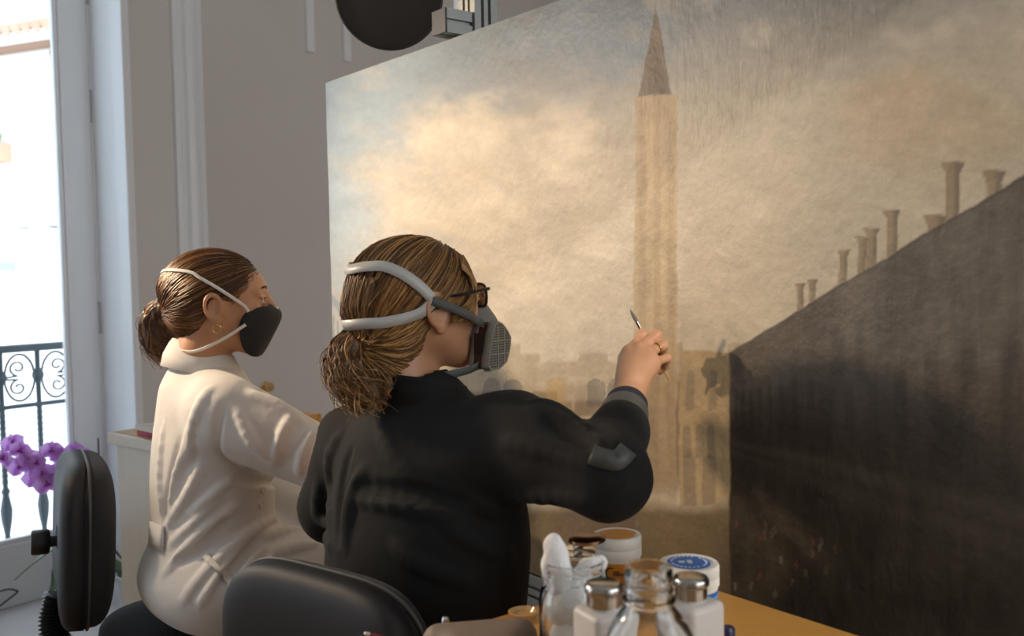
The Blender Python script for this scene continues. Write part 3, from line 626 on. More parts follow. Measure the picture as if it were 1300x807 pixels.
def cream_jar(label, c, r, hgt, lab, ang, kind):
    root = empty('cream_jar', c, label, 'jar', 'screw top jars on the worktable')
    MB().lathe(c, [(.0005, 0), (r*.9, 0), (r*.95, .003), (r*.95, hgt*.66), (r*.9, hgt*.68)], 48).build('jar_body', CREAM, root, True)
    ld_ = MB().lathe(c, [(r*.9, hgt*.66), (r*1.0, hgt*.665), (r*1.0, hgt*.80), (r*.992, hgt*.805), (r*1.0, hgt*.81), (r*1.0, hgt*.965), (r*.96, hgt), (r*.80, hgt), (r*.79, hgt-.0012), (.0005, hgt-.0012)], 56).build('lid', CREAM, root, True)
    MB().lathe(c, [(.0005, hgt), (r*.72, hgt), (r*.72, hgt-.0015)], 48).build('lid_label', lab, ld_, False)
    lb = arc_band(MB(), c, r*.953, ang-1.25, ang+1.25, hgt*.14, hgt*.60).build('label_band', lab, root, True)
    ink = M['ink'] if kind == 'o' else M['pale_ink']
    b = MB()
    if kind == 'o':
        # crescent mark, script line, two small lines of print
        n = 18
        ce, cz_ = ang-.72, hgt*.44
        V = []; F = []
        for i in range(n+1):
            a = R(60)+R(250)*i/n; wq = .0011+.0014*math.sin(math.pi*i/n)
            for rr_ in (.0085-wq, .0085+wq*.3):
                aa = ce+math.cos(a)*rr_/r; V.append(c+Vector((math.cos(aa)*r*.957, math.sin(aa)*r*.957, cz_+math.sin(a)*rr_)))
        for i in range(n): F.append((2*i, 2*i+2, 2*i+3, 2*i+1))
        b.add(V, F)
        x = ce+.10; rg = random.Random(5)
        while x < ang+.35:
            w = rg.uniform(.03, .055); arc_band(b, c, r*.957, x, x+w, cz_-.0028, cz_+(rg.choice([.001, .001, .004])), 3); x += w+.022
        for q in (.245, .19):
            x = ang-1.0
            while x < ang+.6:
                w = rg.uniform(.02, .05); arc_band(b, c, r*.957, x, x+w, hgt*q, hgt*q+.0022, 2); x += w+.016
        b.build('label_print', ink, lb, False)
    else:
        rg = random.Random(8)
        for q in (.50, .42, .34, .26, .2):
            x = ang-1.15
            while x < ang+1.15:
                w = rg.uniform(.03, .09); arc_band(b, c, r*.957, x, x+w, hgt*q, hgt*q+.0018, 2); x += w+.03
        b.build('label_print', ink, lb, False)
        b = MB()
        for i in range(26):       # ring of print and a small emblem on the lid
            a = math.pi*2*i/26
            if i % 9 == 4: continue
            b.box(c+Vector((math.cos(a)*r*.58, math.sin(a)*r*.58, hgt+.0004)), (Vector((-math.sin(a), math.cos(a), 0)), Vector((math.cos(a), math.sin(a), 0)), UP), (.0013, .0012, .0003))
        b.box(c+Vector((.001, .001, hgt+.0004)), ((1, 0, 0), (0, 1, 0), (0, 0, 1)), (.003, .006, .0003)); b.box(c+Vector((-.009, .001, hgt+.0004)), ((1, 0, 0), (0, 1, 0), (0, 0, 1)), (.004, .003, .0003))
        b.build('lid_print', ink, ld_, False)
    return root
jo = on_z(784, 752, TZ); jb = on_z(875, 791, TZ)
to_cam = lambda p: math.atan2(-p.y, -p.x)
cream_jar('cream plastic jar with orange label and orange disc on its lid', jo, .0345, 1.22-(683-338)/FPX*jo.y-TZ+.004, M['orange_label'], to_cam(jo)+.45, 'o')
cream_jar('cream plastic jar with blue label and blue disc on its lid', jb, .0385, 1.22-(722-338)/FPX*jb.y-TZ+.004, M['blue_label'], to_cam(jb)+.35, 'b')
# solvent dispensers
M['frost'] = mat('frosted_plastic', (.66, .62, .57), .4, var=.04, sss=.25)
M['copper'] = mat('copper_lid', (.30, .17, .09), .25, 1.0)
M['cap_chrome'] = mat('dark_chrome', (.42, .40, .37), .2, 1.0, var=.02)
def dispenser(label, c, hw, hb, hc, rc, ang):
    root = empty('pump_bottle', c, label, 'bottle', 'solvent bottles with chrome caps')
    d = Vector((math.cos(ang), math.sin(ang), 0)); e = Vector((-d.y, d.x, 0))
    b = MB(); b.box(c+UP*(hb/2), (d, e, UP), (hw, hw, hb/2), hw*.28, 4); b.build('bottle_body', M['frost'], root, True)
    MB().lathe(c+UP*hb, [(rc*.95, -.004), (rc*.95, .004)], 24).build('neck', M['frost'], root, True)
    z0 = hb+.002
    MB().lathe(c+UP*z0, [(rc*.9, 0), (rc*1.0, .001), (rc*1.0, hc*.50), (rc*1.10, hc*.55), (rc*1.14, hc*.66), (rc*1.13, hc*.80), (rc*1.02, hc*.92), (rc*.85, hc*.965), (rc*.4, hc*.99), (.0005, hc)], 36).build('cap', M['cap_chrome'], root, True)
    return root
d1 = on_z(768, 893, TZ); d2 = on_z(878, 852, TZ)
dispenser('squarish frosted bottle with chrome cap beside the cotton jar', d1, .0250, 1.22-(777-339)/FPX*d1.y-TZ, .027, .0180, R(-62))
dispenser('squarish frosted bottle with chrome cap in front of the blue labelled jar', d2, .028, 1.22-(768-339)/FPX*d2.y-TZ, .027, .0180, R(-52))
# glass bottle in front
gb = on_z(826, 950, TZ)
hb = 1.22-(722-338)/FPX*gb.y-TZ
root = empty('glass_bottle', gb, 'open clear glass bottle with screw neck in front of the other jars', 'bottle')
k_ = gb.y/FPX
po = [(.0005, 0), (.040, 0), (.044, .004), (.045, .02), (.045, hb-.080), (.043, hb-.070), (.036, hb-.056), (.029, hb-.046), (.0245, hb-.040), (.0235, hb-.036), (.0255, hb-.033), (.0255, hb-.031), (.0225, hb-.029), (.0225, hb-.024), (.0238, hb-.022), (.0225, hb-.019), (.0225, hb-.014), (.0238, hb-.012), (.0225, hb-.009), (.0225, hb-.002), (.0215, hb)]
pi_ = [(.0195, hb), (.0190, hb-.004), (.0195, hb-.036), (.025, hb-.049), (.033, hb-.060), (.0405, hb-.073), (.042, hb-.082), (.042, .022), (.040, .008), (.0005, .006)]
MB().lathe(gb, po+pi_, 48).build('glass_body', M['glass'], root, True)
# cotton jar
cj = on_z(730, 846, TZ); hj = 1.22-(713-339)/FPX*cj.y-TZ
root = empty('cotton_jar', cj, 'clear glass jar stuffed with white cotton wool', 'jar')
r0 = 43/FPX*cj.y
po = [(.0005, 0), (r0*.88, 0), (r0*1.04, .006), (r0*1.06, .015), (r0*1.06, hj-.045), (r0*1.0, hj-.034), (r0*.88, hj-.027), (r0*.86, hj-.022), (r0*.95, hj-.020), (r0*.95, hj-.016), (r0*.90, hj-.013), (r0*.95, hj-.010), (r0*.90, hj-.007), (r0*.93, hj-.001), (r0*.90, hj)]
pi_ = [(r0*.86, hj), (r0*.84, hj-.010), (r0*.82, hj-.025), (r0*.93, hj-.036), (r0*.99, hj-.047), (r0*.99, .016), (r0*.90, .008), (.0005, .006)]
MB().lathe(cj, po+pi_, 48).build('glass_body', M['glass'], root, True)
# ------------------------------------------------------------------ implicit surfaces for bodies and cloth
def A(v): return np.array(v, float)
class Fr:
    """local frame: x forward, y left, z up"""
    def __init__(s, loc, fwd, pitch=0.0, roll=0.0):
        f = A(fwd); f[2] = 0; f /= np.linalg.norm(f); l = np.array([-f[1], f[0], 0]); z = np.array([0, 0, 1.0])
        f2 = f*math.cos(pitch)+z*math.sin(pitch); z2 = z*math.cos(pitch)-f*math.sin(pitch)
        l2 = l*math.cos(roll)+z2*math.sin(roll); z3 = z2*math.cos(roll)-l*math.sin(roll)
        s.o = A(loc); s.M = np.stack([f2, l2, z3])          # rows
    def p(s, x, y, z): return s.o+A((x, y, z)) @ s.M
    def q(s, P): return (A(P)-s.o) @ s.M.T
    def v(s, x, y, z): return A((x, y, z)) @ s.M
class Prim:
    def __init__(s, fn, c, r): s.fn = fn; s.c = A(c); s.r = r
def ell(c, r, fr=None):
    c = A(c); r = A(r)
    cw = fr.p(*c) if fr else c
    def fn(P):
        q = (P-cw) @ fr.M.T if fr else P-cw
        k0 = np.sqrt(((q/r)**2).sum(-1))+1e-9; k1 = np.sqrt(((q/r**2)**2).sum(-1))+1e-9
        return k0*(k0-1)/k1
    return Prim(fn, cw, max(r))
def cap(a, b, ra, rb, fr=None, flat=None):
    a = fr.p(*a) if fr else A(a); b = fr.p(*b) if fr else A(b); d = b-a; L2 = d @ d+1e-12
    fl = None
    if flat is not None: ax, k = flat; ax = A(ax); ax = ax/np.linalg.norm(ax); fl = (ax, k)
    def fn(P):
        q = P-a; h = np.clip((q @ d)/L2, 0, 1); w = q-h[..., None]*d
        if fl is not None:
            t = w @ fl[0]; w = w+(t*(1/fl[1]-1))[..., None]*fl[0]
        dd = np.sqrt((w*w).sum(-1))-(ra+(rb-ra)*h)
        return dd*(min(1, fl[1]) if fl is not None else 1)
    return Prim(fn, (a+b)/2, math.sqrt(L2)/2+max(ra, rb)*(max(1, fl[1]) if fl else 1))
def tor(c, R0, r, ax, fr=None, sq=(1, 1)):
    """elliptic ring in the plane spanned by ax[0], ax[1]"""
    c = fr.p(*c) if fr else A(c); X, Y, Z = [A(a) for a in ax]
    if fr: X, Y, Z = [a @ fr.M for a in (X, Y, Z)]
    def fn(P):
        q = P-c; x = q @ X/sq[0]; y = q @ Y/sq[1]; z = q @ Z
        return np.sqrt((np.sqrt(x*x+y*y)-R0)**2*min(sq)+z*z)-r
    return Prim(fn, c, R0*max(sq)+r)
def half(p, n):
    p = A(p); n = A(n)/np.linalg.norm(A(n))
    return Prim(lambda P: (P-p) @ n, p, 1e9)
class Body:
    def __init__(s): s.ops = []; s.disp = []
    def u(s, prim, k=.02): s.ops.append(('u', prim, k)); return s
    def sub(s, prim, k=.01): s.ops.append(('s', prim, k)); return s
    def cut(s, prim, k=.01): s.ops.append(('i', prim, k)); return s
    def d(s, fn): s.disp.append(fn); return s
    def ev(s, P, ops=None):
        D = np.full(P.shape[:-1], 10.0)
        for op, pr_, k in (ops or s.ops):
            e = pr_.fn(P)
            if op == 'u':
                h_ = np.clip(.5+.5*(D-e)/k, 0, 1); D = D*(1-h_)+e*h_-k*h_*(1-h_)
            elif op == 's':
                e = -e; h_ = np.clip(.5-.5*(D-e)/k, 0, 1); D = D*(1-h_)+e*h_+k*h_*(1-h_)
            else:
                h_ = np.clip(.5-.5*(D-e)/k, 0, 1); D = D*(1-h_)+e*h_+k*h_*(1-h_)
        for fn in s.disp: D = D+fn(P)
        return D
    def near(s, c, rad):
        return [o for o in s.ops if np.linalg.norm(o[1].c-c)-o[1].r < rad+o[2]*1.2+.012]
    def hit(s, px, py, y0=.8, y1=3.0):
        """point where the sight line of a photo pixel meets this surface"""
        d = A(ray(px, py)); o = A(CAM); t = y0/d[1]
        for _ in range(160):
            e = float(s.ev((o+d*t)[None])[0])
            if e < .0006: return o+d*t
            t += max(e*.7, .0006)
            if t*d[1] > y1: return None
        return o+d*t
    def nrm(s, p, e=.003):
        p = A(p); I = np.eye(3)*e
        g = s.ev(p[None]+I)-s.ev(p[None]-I); return g/(np.linalg.norm(g)+1e-12)
    def mesh(s, h=.005, B=16, lo=None, hi=None, smooth=1):
        if lo is None:
            lo = np.min([o[1].c-o[1].r for o in s.ops if o[0] == 'u'], 0)-.03; hi = np.max([o[1].c+o[1].r for o in s.ops if o[0] == 'u'], 0)+.03
        lo, hi = A(lo), A(hi); nb = np.ceil((hi-lo)/(h*B)).astype(int); n = nb*B+1
        G = np.full(n, 1.0, np.float32); half_d = h*B*math.sqrt(3)/2
        ax = [np.arange(B+1)*h]*3; loc = np.stack(np.meshgrid(*ax, indexing='ij'), -1)
        cen = np.stack(np.meshgrid(*[lo[k]+(np.arange(nb[k])+.5)*h*B for k in range(3)], indexing='ij'), -1)
        cd_ = s.ev(cen.reshape(-1, 3)).reshape(nb)
        for i, j, k in np.argwhere(np.abs(cd_) < half_d*1.35+.02):
            c = cen[i, j, k]; ops = s.near(c, half_d)
            if not any(o[0] == 'u' for o in ops): continue
            G[i*B:(i+1)*B+1, j*B:(j+1)*B+1, k*B:(k+1)*B+1] = s.ev(lo+np.array([i, j, k])*h*B+loc, ops)
        for i, j, k in np.argwhere(cd_ <= -(half_d*1.35+.02)):
            sl = G[i*B:(i+1)*B+1, j*B:(j+1)*B+1, k*B:(k+1)*B+1]; sl[sl == 1.0] = -1.0
        return nets(G, lo, h, smooth)
def nets(G, lo, h, smooth=1):
    S = G < 0
    cnt = np.zeros(np.array(G.shape)-1, np.uint8); cor = [(i, j, k) for i in (0, 1) for j in (0, 1) for k in (0, 1)]
    n0, n1, n2 = G.shape
    for i, j, k in cor: cnt += S[i:n0-1+i, j:n1-1+j, k:n2-1+k]
    act = np.argwhere((cnt > 0) & (cnt < 8))
    vals = np.stack([G[act[:, 0]+i, act[:, 1]+j, act[:, 2]+k] for i, j, k in cor], 1).astype(float)
    cp = np.array(cor, float); acc = np.zeros((len(act), 3)); w = np.zeros(len(act))
    for a in range(8):
        for b in range(a+1, 8):
            if np.abs(cp[a]-cp[b]).sum() != 1: continue
            va, vb = vals[:, a], vals[:, b]; m = (va < 0) != (vb < 0)
            t = np.where(m, va/(va-vb+1e-20), 0); acc += m[:, None]*(cp[a]+(cp[b]-cp[a])*t[:, None]); w += m
    V = lo+(act+acc/w[:, None])*h
    idx = np.full(np.array(G.shape)-1, -1, np.int32); idx[tuple(act.T)] = np.arange(len(act)); F = []
    for ax in range(3):
        u, v = (ax+1) % 3, (ax+2) % 3
        s0 = np.take(S, range(0, S.shape[ax]-1), ax); s1 = np.take(S, range(1, S.shape[ax]), ax)
        E = np.argwhere(s0 != s1); E = E[(E[:, u] > 0) & (E[:, v] > 0) & (E[:, u] < G.shape[u]-1) & (E[:, v] < G.shape[v]-1)]
        fl = s0[tuple(E.T)]; q = []
        for du, dv in ((-1, -1), (0, -1), (0, 0), (-1, 0)):
            e = E.copy(); e[:, u] += du; e[:, v] += dv; q.append(idx[tuple(e.T)])
        q = np.stack(q, 1); q[~fl] = q[~fl][:, ::-1]; F.append(q)
    F = np.concatenate(F); F = F[(F >= 0).all(1)]
    for _ in range(smooth):
        s_ = np.zeros_like(V); c_ = np.zeros(len(V))
        for a, b in ((0, 1), (1, 2), (2, 3), (3, 0)):
            np.add.at(s_, F[:, a], V[F[:, b]]); np.add.at(c_, F[:, a], 1); np.add.at(s_, F[:, b], V[F[:, a]]); np.add.at(c_, F[:, b], 1)
        V = V*.5+.5*s_/np.maximum(c_, 1)[:, None]
    return V, F
def wr(dirs, amp, seed=0):
    """soft fold field: a few warped sines"""
    rg = np.random.default_rng(seed); dirs = [A(d) for d in dirs]; ph = rg.random(len(dirs))*6
    def fn(P):
        s = 0
        for d, p in zip(dirs, ph):
            wv_ = 1.1*np.sin(P[..., 0]*17+p)+.9*np.sin(P[..., 2]*23+2*p)+.8*np.sin(P[..., 1]*19+p*3)
            s = s+np.sin(P @ d+p+wv_)
        return s*amp/len(dirs)
    return fn
def snap(P, body, off, only_out=True):
    """move points so that they lie off metres outside the surface"""
    P = np.asarray(P, float); sh = P.shape; Q_ = P.reshape(-1, 3).copy(); off = np.broadcast_to(np.asarray(off, float).reshape(-1) if np.ndim(off) else off, (len(Q_),))
    for _ in range(3):
        d = body.ev(Q_); g = np.stack([body.ev(Q_+np.eye(3)[k]*.002)-body.ev(Q_-np.eye(3)[k]*.002) for k in range(3)], 1); g /= np.linalg.norm(g, axis=1, keepdims=True)+1e-9
        mv = off-d; mv = np.where(mv > 0, mv, 0) if only_out else mv
        Q_ = Q_+g*mv[:, None]
    return Q_.reshape(sh)
def strands(paths, r0, r1=None, sides=3):
    """(N, M, 3) paths -> thin tapered tubes"""
    P = np.asarray(paths, float); N_, M_, _ = P.shape; r1 = r0*.3 if r1 is None else r1
    T = np.gradient(P, axis=1); T /= np.linalg.norm(T, axis=-1, keepdims=True)+1e-12
    up = np.where(np.abs(T[..., 2:3]) < .9, np.array([0, 0, 1.0]), np.array([1.0, 0, 0]))
    a = np.cross(T, up); a /= np.linalg.norm(a, axis=-1, keepdims=True)+1e-12; b = np.cross(T, a)
    r = (r0+(r1-r0)*np.linspace(0, 1, M_)**1.5)[None, :, None]
    V = np.stack([P+(a*math.cos(2*math.pi*k/sides)+b*math.sin(2*math.pi*k/sides))*r for k in range(sides)], 2).reshape(-1, 3)
    base = (np.arange(N_)[:, None]*M_+np.arange(M_-1)[None])*sides; F = []
    for k in range(sides):
        k2 = (k+1) % sides; F.append(np.stack([base+k, base+k2, base+sides+k2, base+sides+k], -1).reshape(-1, 4))
    return V, np.concatenate(F)
def ribbon(pts, nrm, width, th, lift=0.0):
    """flat band through points with given outward normals"""
    P = [Vector(p) for p in pts]; Nn = [Vector(n).normalized() for n in nrm]; m = len(P); V = []; F = []
    wd = width if hasattr(width, '__len__') else [width]*m
    for i in range(m):
        t = (P[min(i+1, m-1)]-P[max(i-1, 0)]).normalized(); n = (Nn[i]-t*Nn[i].dot(t)).normalized(); s = t.cross(n); c = P[i]+n*lift
        for a, b in ((-1, 0), (1, 0), (1, 1), (-1, 1)): V.append(c+s*(a*wd[i]/2)+n*(b*th))
    for i in range(m-1):
        for k in range(4): F.append((4*i+k, 4*i+(k+1) % 4, 4*i+4+(k+1) % 4, 4*i+4+k))
    F.append((3, 2, 1, 0)); F.append(tuple(4*(m-1)+k for k in range(4)))
    return V, F
def band(body, pxs, width, th, lift=.001, n=6, y0=.8):
    """band laid over a surface through photo pixels"""
    P = [body.hit(*p, y0=y0) for p in pxs]; P = [p for p in P if p is not None]; S = spline(P, n); Nn = [body.nrm(p) for p in S]
    S = [Vector(p)-Vector(k)*float(body.ev(A(p)[None])[0]) for p, k in zip(S, Nn)]
    return ribbon(S, Nn, width, th, lift)
# ------------------------------------------------------------------ shared head parts
M['skin'] = mat('skin', (.50, .255, .140), .48, var=.10, scale=30, bump=.12, bscale=260, sss=.12, bdist=.0008)
M['eye_white'] = mat('eye_white', (.75, .72, .68), .2); M['iris'] = mat('brown_iris', (.05, .03, .02), .15)
def head(B, H, k=1.0):
    e = lambda c, r: ell(c, A(r)*k, H)
    B.u(ell((-.012, 0, .020), (.094, .074, .076), H), .01)
    B.u(ell((.032, 0, -.026), (.060, .060, .085), H), .03)
    B.u(ell((.018, 0, .024), (.075, .064, .052), H), .02)
    for s in (1, -1):
        B.u(cap((.004, s*.050, -.052), (.066, s*.020, -.092), .020, .017, H), .025)
        B.u(ell((.055, s*.038, -.022), (.028, .024, .024), H), .018)          # cheek
        B.u(cap((.086, s*.014, .020), (.074, s*.046, .018), .0085, .008, H), .012)  # brow
        B.sub(ell((.099, s*.033, .003), (.016, .017, .011), H), .012)         # socket
    B.u(cap((.067, -.008, -.093), (.067, .008, -.093), .018, .018, H), .02)
    B.u(cap((.092, 0, .010), (.112, 0, -.026), .0085, .0115, H), .010)        # nose
    for s in (1, -1): B.u(ell((.102, s*.010, -.030), (.010, .008, .008), H), .006)
    B.u(cap((.086, -.014, -.062), (.086, .014, -.062), .010, .010, H), .012)   # lips
    B.sub(cap((.099, -.02, -.0625), (.099, .02, -.0625), .0022, .0022, H), .003)
    for s in (1, -1):       # lids
        B.u(cap((.0905, s*.022, .006), (.086, s*.044, .005), .0048, .0042, H), .004)
        B.u(cap((.0895, s*.023, -.006), (.086, s*.043, -.005), .0042, .0038, H), .004)
    for s in (1, -1):       # ears
        B.u(ell((.002, s*.069, -.022), (.016, .010, .024), H), .008)
        B.u(tor((-.010, s*.082, -.014), .0165, .0042, ((.95, s*-.25, .2), (-.22, s*.10, .97), (.22, s*.96, -.05)), H, (1.0, 1.42)), .004)
        B.u(ell((-.008, s*.077, -.018), (.014, .0040, .021), H), .005)
        B.sub(ell((-.004, s*.0855, -.020), (.0085, .006, .014), H), .004)
        B.u(ell((-.002, s*.078, -.045), (.0080, .0055, .0090), H), .006)     # lobe
        B.u(cap((.0055, s*.078, -.028), (.007, s*.078, -.018), .004, .003, H), .004)  # tragus
    return B
def eyes(root, H):
    for s in (1, -1):
        c = H.p(.0800, s*.0325, .0005); fx_ = Vector(H.v(1, 0, 0)); l = Vector(H.v(0, 1, 0)); u_ = Vector(H.v(0, 0, 1))
        prof = [(.0005, -.0115)]+[(.0115*math.sin(math.pi*i/12), -.0115*math.cos(math.pi*i/12)) for i in range(1, 12)]+[(.0005, .0115)]
        e = MB().lathe(c, prof, 20, (l, u_, fx_)).build('eye', M['eye_white'], root, True)
        MB().lathe(Vector(c)+fx_*.0098, [(.0005, .0022), (.003, .002), (.0052, .0006), (.0056, -.0006)], 18, (l, u_, fx_)).build('iris', M['iris'], e, True)
def hair_cap(Hc, H, n, tie, keep, Vs, body, M_=14, off=(.0005, .0055), wav=.004, seed=1):
    """strands combed over the hair volume from roots on its surface to the tie"""
    rg = np.random.default_rng(seed); Hc = A(Hc); Vl = H.q(Vs); Vl = Vl[[bool(keep(p)) for p in Vl]]; out = []; of = []
    tl = A(tie)-Hc; tr = np.linalg.norm(tl); td = tl/tr; s_ = np.linspace(0, 1, M_)
    while len(out) < n:
        p0 = Vl[rg.integers(len(Vl))]-Hc; r0 = np.linalg.norm(p0); d = p0/r0
        om = math.acos(np.clip(d @ td, -1, 1))
        if om < .12 or om > 3.0: continue
        dirs = (np.sin((1-s_)*om)[:, None]*d+np.sin(s_*om)[:, None]*td)/math.sin(om)
        ph = rg.random(3)*6; w = wav*np.stack([np.sin(s_*5+ph[0]), np.sin(s_*6+ph[1]), np.sin(s_*4+ph[2])], 1)*np.sin(s_*math.pi)[:, None]*rg.random()
        L_ = Hc+dirs*(r0+(tr-r0)*s_)[:, None]+w; L_[-1] = Hc+tl+rg.normal(size=3)*.005
        out.append(H.o+L_ @ H.M); of.append(rg.uniform(*off)*(.3+.7*np.sin(np.clip(s_*1.1+.08, 0, 1)*math.pi)))
    return snap(np.array(out), body, np.array(of), only_out=False)
def tail(curve, spread, n, M_=16, seed=2, curl=.02):
    """loose pony tail: strands around a centre curve, spread growing along it"""
    rg = np.random.default_rng(seed); C = A([list(p) for p in spline(curve, 8)]); s = np.linspace(0, 1, M_); idx = s*(len(C)-1)
    c = np.stack([np.interp(idx, np.arange(len(C)), C[:, k]) for k in range(3)], 1); out = []
    for i in range(n):
        o = rg.normal(size=3); o /= np.linalg.norm(o); o *= rg.random()**.4
        f = rg.uniform(.72, 1.0); cc = np.stack([np.interp(s*f*(len(C)-1), np.arange(len(C)), C[:, k]) for k in range(3)], 1)
        sp = np.interp(s*f, np.linspace(0, 1, len(spread)), spread); ph = rg.random(3)*6
        cu = curl*(s**1.6)[:, None]*np.stack([np.sin(s*7+ph[0]), np.sin(s*7+ph[1]), np.sin(s*6+ph[2])], 1)*rg.random()
        out.append(cc+o*sp[:, None]+cu)
    return np.array(out)
def hair_mat(name, a, b_, c_):
    m = bpy.data.materials.new(name); m.use_nodes = True; nt = m.node_tree; N = nt.nodes; L = nt.links; b = N['Principled BSDF']
    at = N.new('ShaderNodeVertexColor'); at.layer_name = 'tone'
    cr = N.new('ShaderNodeValToRGB'); e = cr.color_ramp.elements; e[0].position = .05; e[0].color = (*a, 1); e[1].position = .95; e[1].color = (*c_, 1); k = e.new(.5); k.color = (*b_, 1)
    L.new(at.outputs[0], cr.inputs[0]); L.new(cr.outputs[0], b.inputs['Base Color']); b.inputs['Roughness'].default_value = .42; b.inputs['Specular IOR Level'].default_value = .5
    return m
def tone(o, per, seed=0, lo=0.0, hi=1.0, vals=None):
    """one brightness per strand (per = vertices in a strand) or a dark even tone for the underlying volume"""
    n = len(o.data.vertices); t = np.repeat(np.random.default_rng(seed).uniform(lo, hi, n//per+1), per)[:n]
    c = o.data.color_attributes.new('tone', 'FLOAT_COLOR', 'POINT'); c.data.foreach_set('color', np.stack([t, t, t, np.ones(n)], 1).astype(np.float32).ravel()); return o
# ------------------------------------------------------------------ the woman in the white coat
F1 = (.87, .49, 0); T1 = Fr((0, 0, 0), F1)
nb1 = pix(264, 464, 2.02); T1.o = A((nb1.x, nb1.y, 0))
H1 = Fr(pix(279, 379, 2.0), (.965, .262, 0), pitch=R(-3))
eR1 = A(pix(432, 594, 1.86)); wR1 = eR1+T1.v(.13, -.04, -.05)
eL1 = A(pix(348, 622, 2.20)); wL1 = A(pix(430, 668, 2.14))
B1 = head(Body(), H1)
B1.u(cap((-.022, 0, -.05), (-.036, 0, -.120), .050, .048, H1), .025)
B1.u(cap(H1.p(-.036, 0, -.12), T1.p(-.005, 0, .99), .048, .050), .02)
B1.u(ell((0, 0, .84), (.095, .14, .19), T1), .05).u(ell((0, 0, .66), (.095, .13, .18), T1), .05).u(ell((-.01, 0, .56), (.12, .165, .10), T1), .05)
for s, e_, w_2 in ((-1, eR1, wR1), (1, eL1, wL1)):
    sh = T1.p(0, s*.145, .945)
    B1.u(cap(T1.p(0, 0, .95), sh, .045, .045), .04).u(cap(sh, e_, .046, .038), .03).u(cap(e_, w_2, .036, .025), .02)
    hd = Fr(w_2, w_2-e_); f = w_2-e_; f /= np.linalg.norm(f); sd = np.cross(f, (0, 0, 1.0)); sd /= np.linalg.norm(sd)
    B1.u(cap(w_2, w_2+f*.075, .026, .034, None, ((0, 0, 1), .5)), .015)
    for q in range(4):
        a = w_2+f*.085+sd*(.026-.0175*q); m_ = a+f*.035-A((0, 0, .006)); B1.u(cap(a, m_, .0092, .0085), .006).u(cap(m_, m_+f*.026-A((0, 0, .018)), .0085, .007), .004)
    a = w_2+f*.02+sd*s*-.028; B1.u(cap(a, a+f*.035-sd*s*.022, .012, .010), .01).u(cap(a+f*.035-sd*s*.022, a+f*.062-sd*s*.022, .010, .008), .005)
    hp = T1.p(.0, s*.085, .56); kn = T1.p(.34, s*.10, .54); an = T1.p(.30, s*.10, .10); 
    B1.u(cap(hp, kn, .075, .058), .03).u(cap(kn, an, .052, .036), .02).u(cap(an, T1.p(.41, s*.11, .035), .036, .030), .02)
p1 = empty('person', T1.p(0, 0, 0), 'woman in a white lab coat and black face mask seated in profile, hair tied back', 'person')
V, F = B1.mesh(h=.0035); body1 = mk('body', V, F, M['skin'], p1)
eyes(p1, H1)
M['brow1'] = mat('dark_brow', (.06, .035, .02), .7)
for s in (1, -1):
    pts = [H1.p(.094, s*.016, .024), H1.p(.0925, s*.030, .029), H1.p(.083, s*.046, .025)]; MB().tube(spline(pts, 5), [.0012]+[.0024]*8+[.001]*2, 6).build('eyebrow', M['brow1'], p1, True)
    pts = [H1.p(.0925, s*.022, .0042), H1.p(.094, s*.033, .0062), H1.p(.0875, s*.044, .0042)]; MB().tube(spline(pts, 5), .0014, 6).build('eyelashes', M['brow1'], p1, True)
# coat
C1 = Body()
C1.u(ell((.0, 0, .845), (.118, .165, .20), T1), .04).u(ell((.002, 0, .70), (.122, .160, .17), T1), .06).u(ell((-.005, 0, .575), (.152, .205, .105), T1), .06)
C1.u(cap(T1.p(-.01, .12, .955), T1.p(-.01, -.12, .955), .062, .062), .05)
C1.u(cap(T1.p(-.012, 0, .985), T1.p(-.010, 0, 1.03), .078, .060), .035)
for s, e_, w_2 in ((-1, eR1, wR1), (1, eL1, wL1)):
    sh = T1.p(.004, s*.155, .935)
    C1.u(cap(sh, e_, .080, .058), .03).u(cap(e_, w_2, .058, .044), .03)
    C1.u(cap(T1.p(.02, s*.095, .565), T1.p(.36, s*.115, .56), .105, .088), .06)
C1.u(cap(T1.p(.1, 0, .56), T1.p(.34, 0, .55), .085, .07), .06)
C1.cut(half(T1.p(.36, 0, 0), T1.v(1, 0, 0)), .015)
C1.cut(half((0, 0, .475), (0, 0, -1)), .03)
C1.sub(cap(H1.p(-.036, 0, -.08), T1.p(-.005, 0, 1.02), .052, .053), .006)
def crease(B, pxs, r, amp, y0=1.2):
    """long soft ridge (amp > 0) or valley (amp < 0) laid along photo pixels, dying out at both ends"""
    P = [B.hit(*q, y0=y0) for q in pxs]; P = [p for p in P if p is not None]
    if len(P) < 2: return []
    S = [A(p) for p in spline(P, 4)]; m = len(S); C = []
    for i, p in enumerate(S):
        n = B.nrm(p); p = p-n*float(B.ev(p[None])[0]); a = abs(amp)*math.sin(math.pi*(i+.3)/(m-.4))**.8; C.append(p-n*(r-a) if amp > 0 else p+n*(r-a))
    return [(cap(a, b_, r, r), .006 if amp > 0 else -.006) for a, b_ in zip(C[:-1], C[1:])]
def put(B, L_):
    for q, k in L_: (B.u(q, k) if k > 0 else B.sub(q, -k))
def fold(B, pxs, r, k=.011, sink=.62, y0=1.2):
    r = r*.8
    P = [B.hit(*q, y0=y0) for q in pxs]; P = [p for p in P if p is not None]; prs = []
    for a, b_ in zip(P[:-1], P[1:]):
        na, nb_ = B.nrm(a), B.nrm(b_); prs.append(cap(a-na*r*sink, b_-nb_*r*sink, r, r*.8))
    return [(q, k) for q in prs]
fl = []
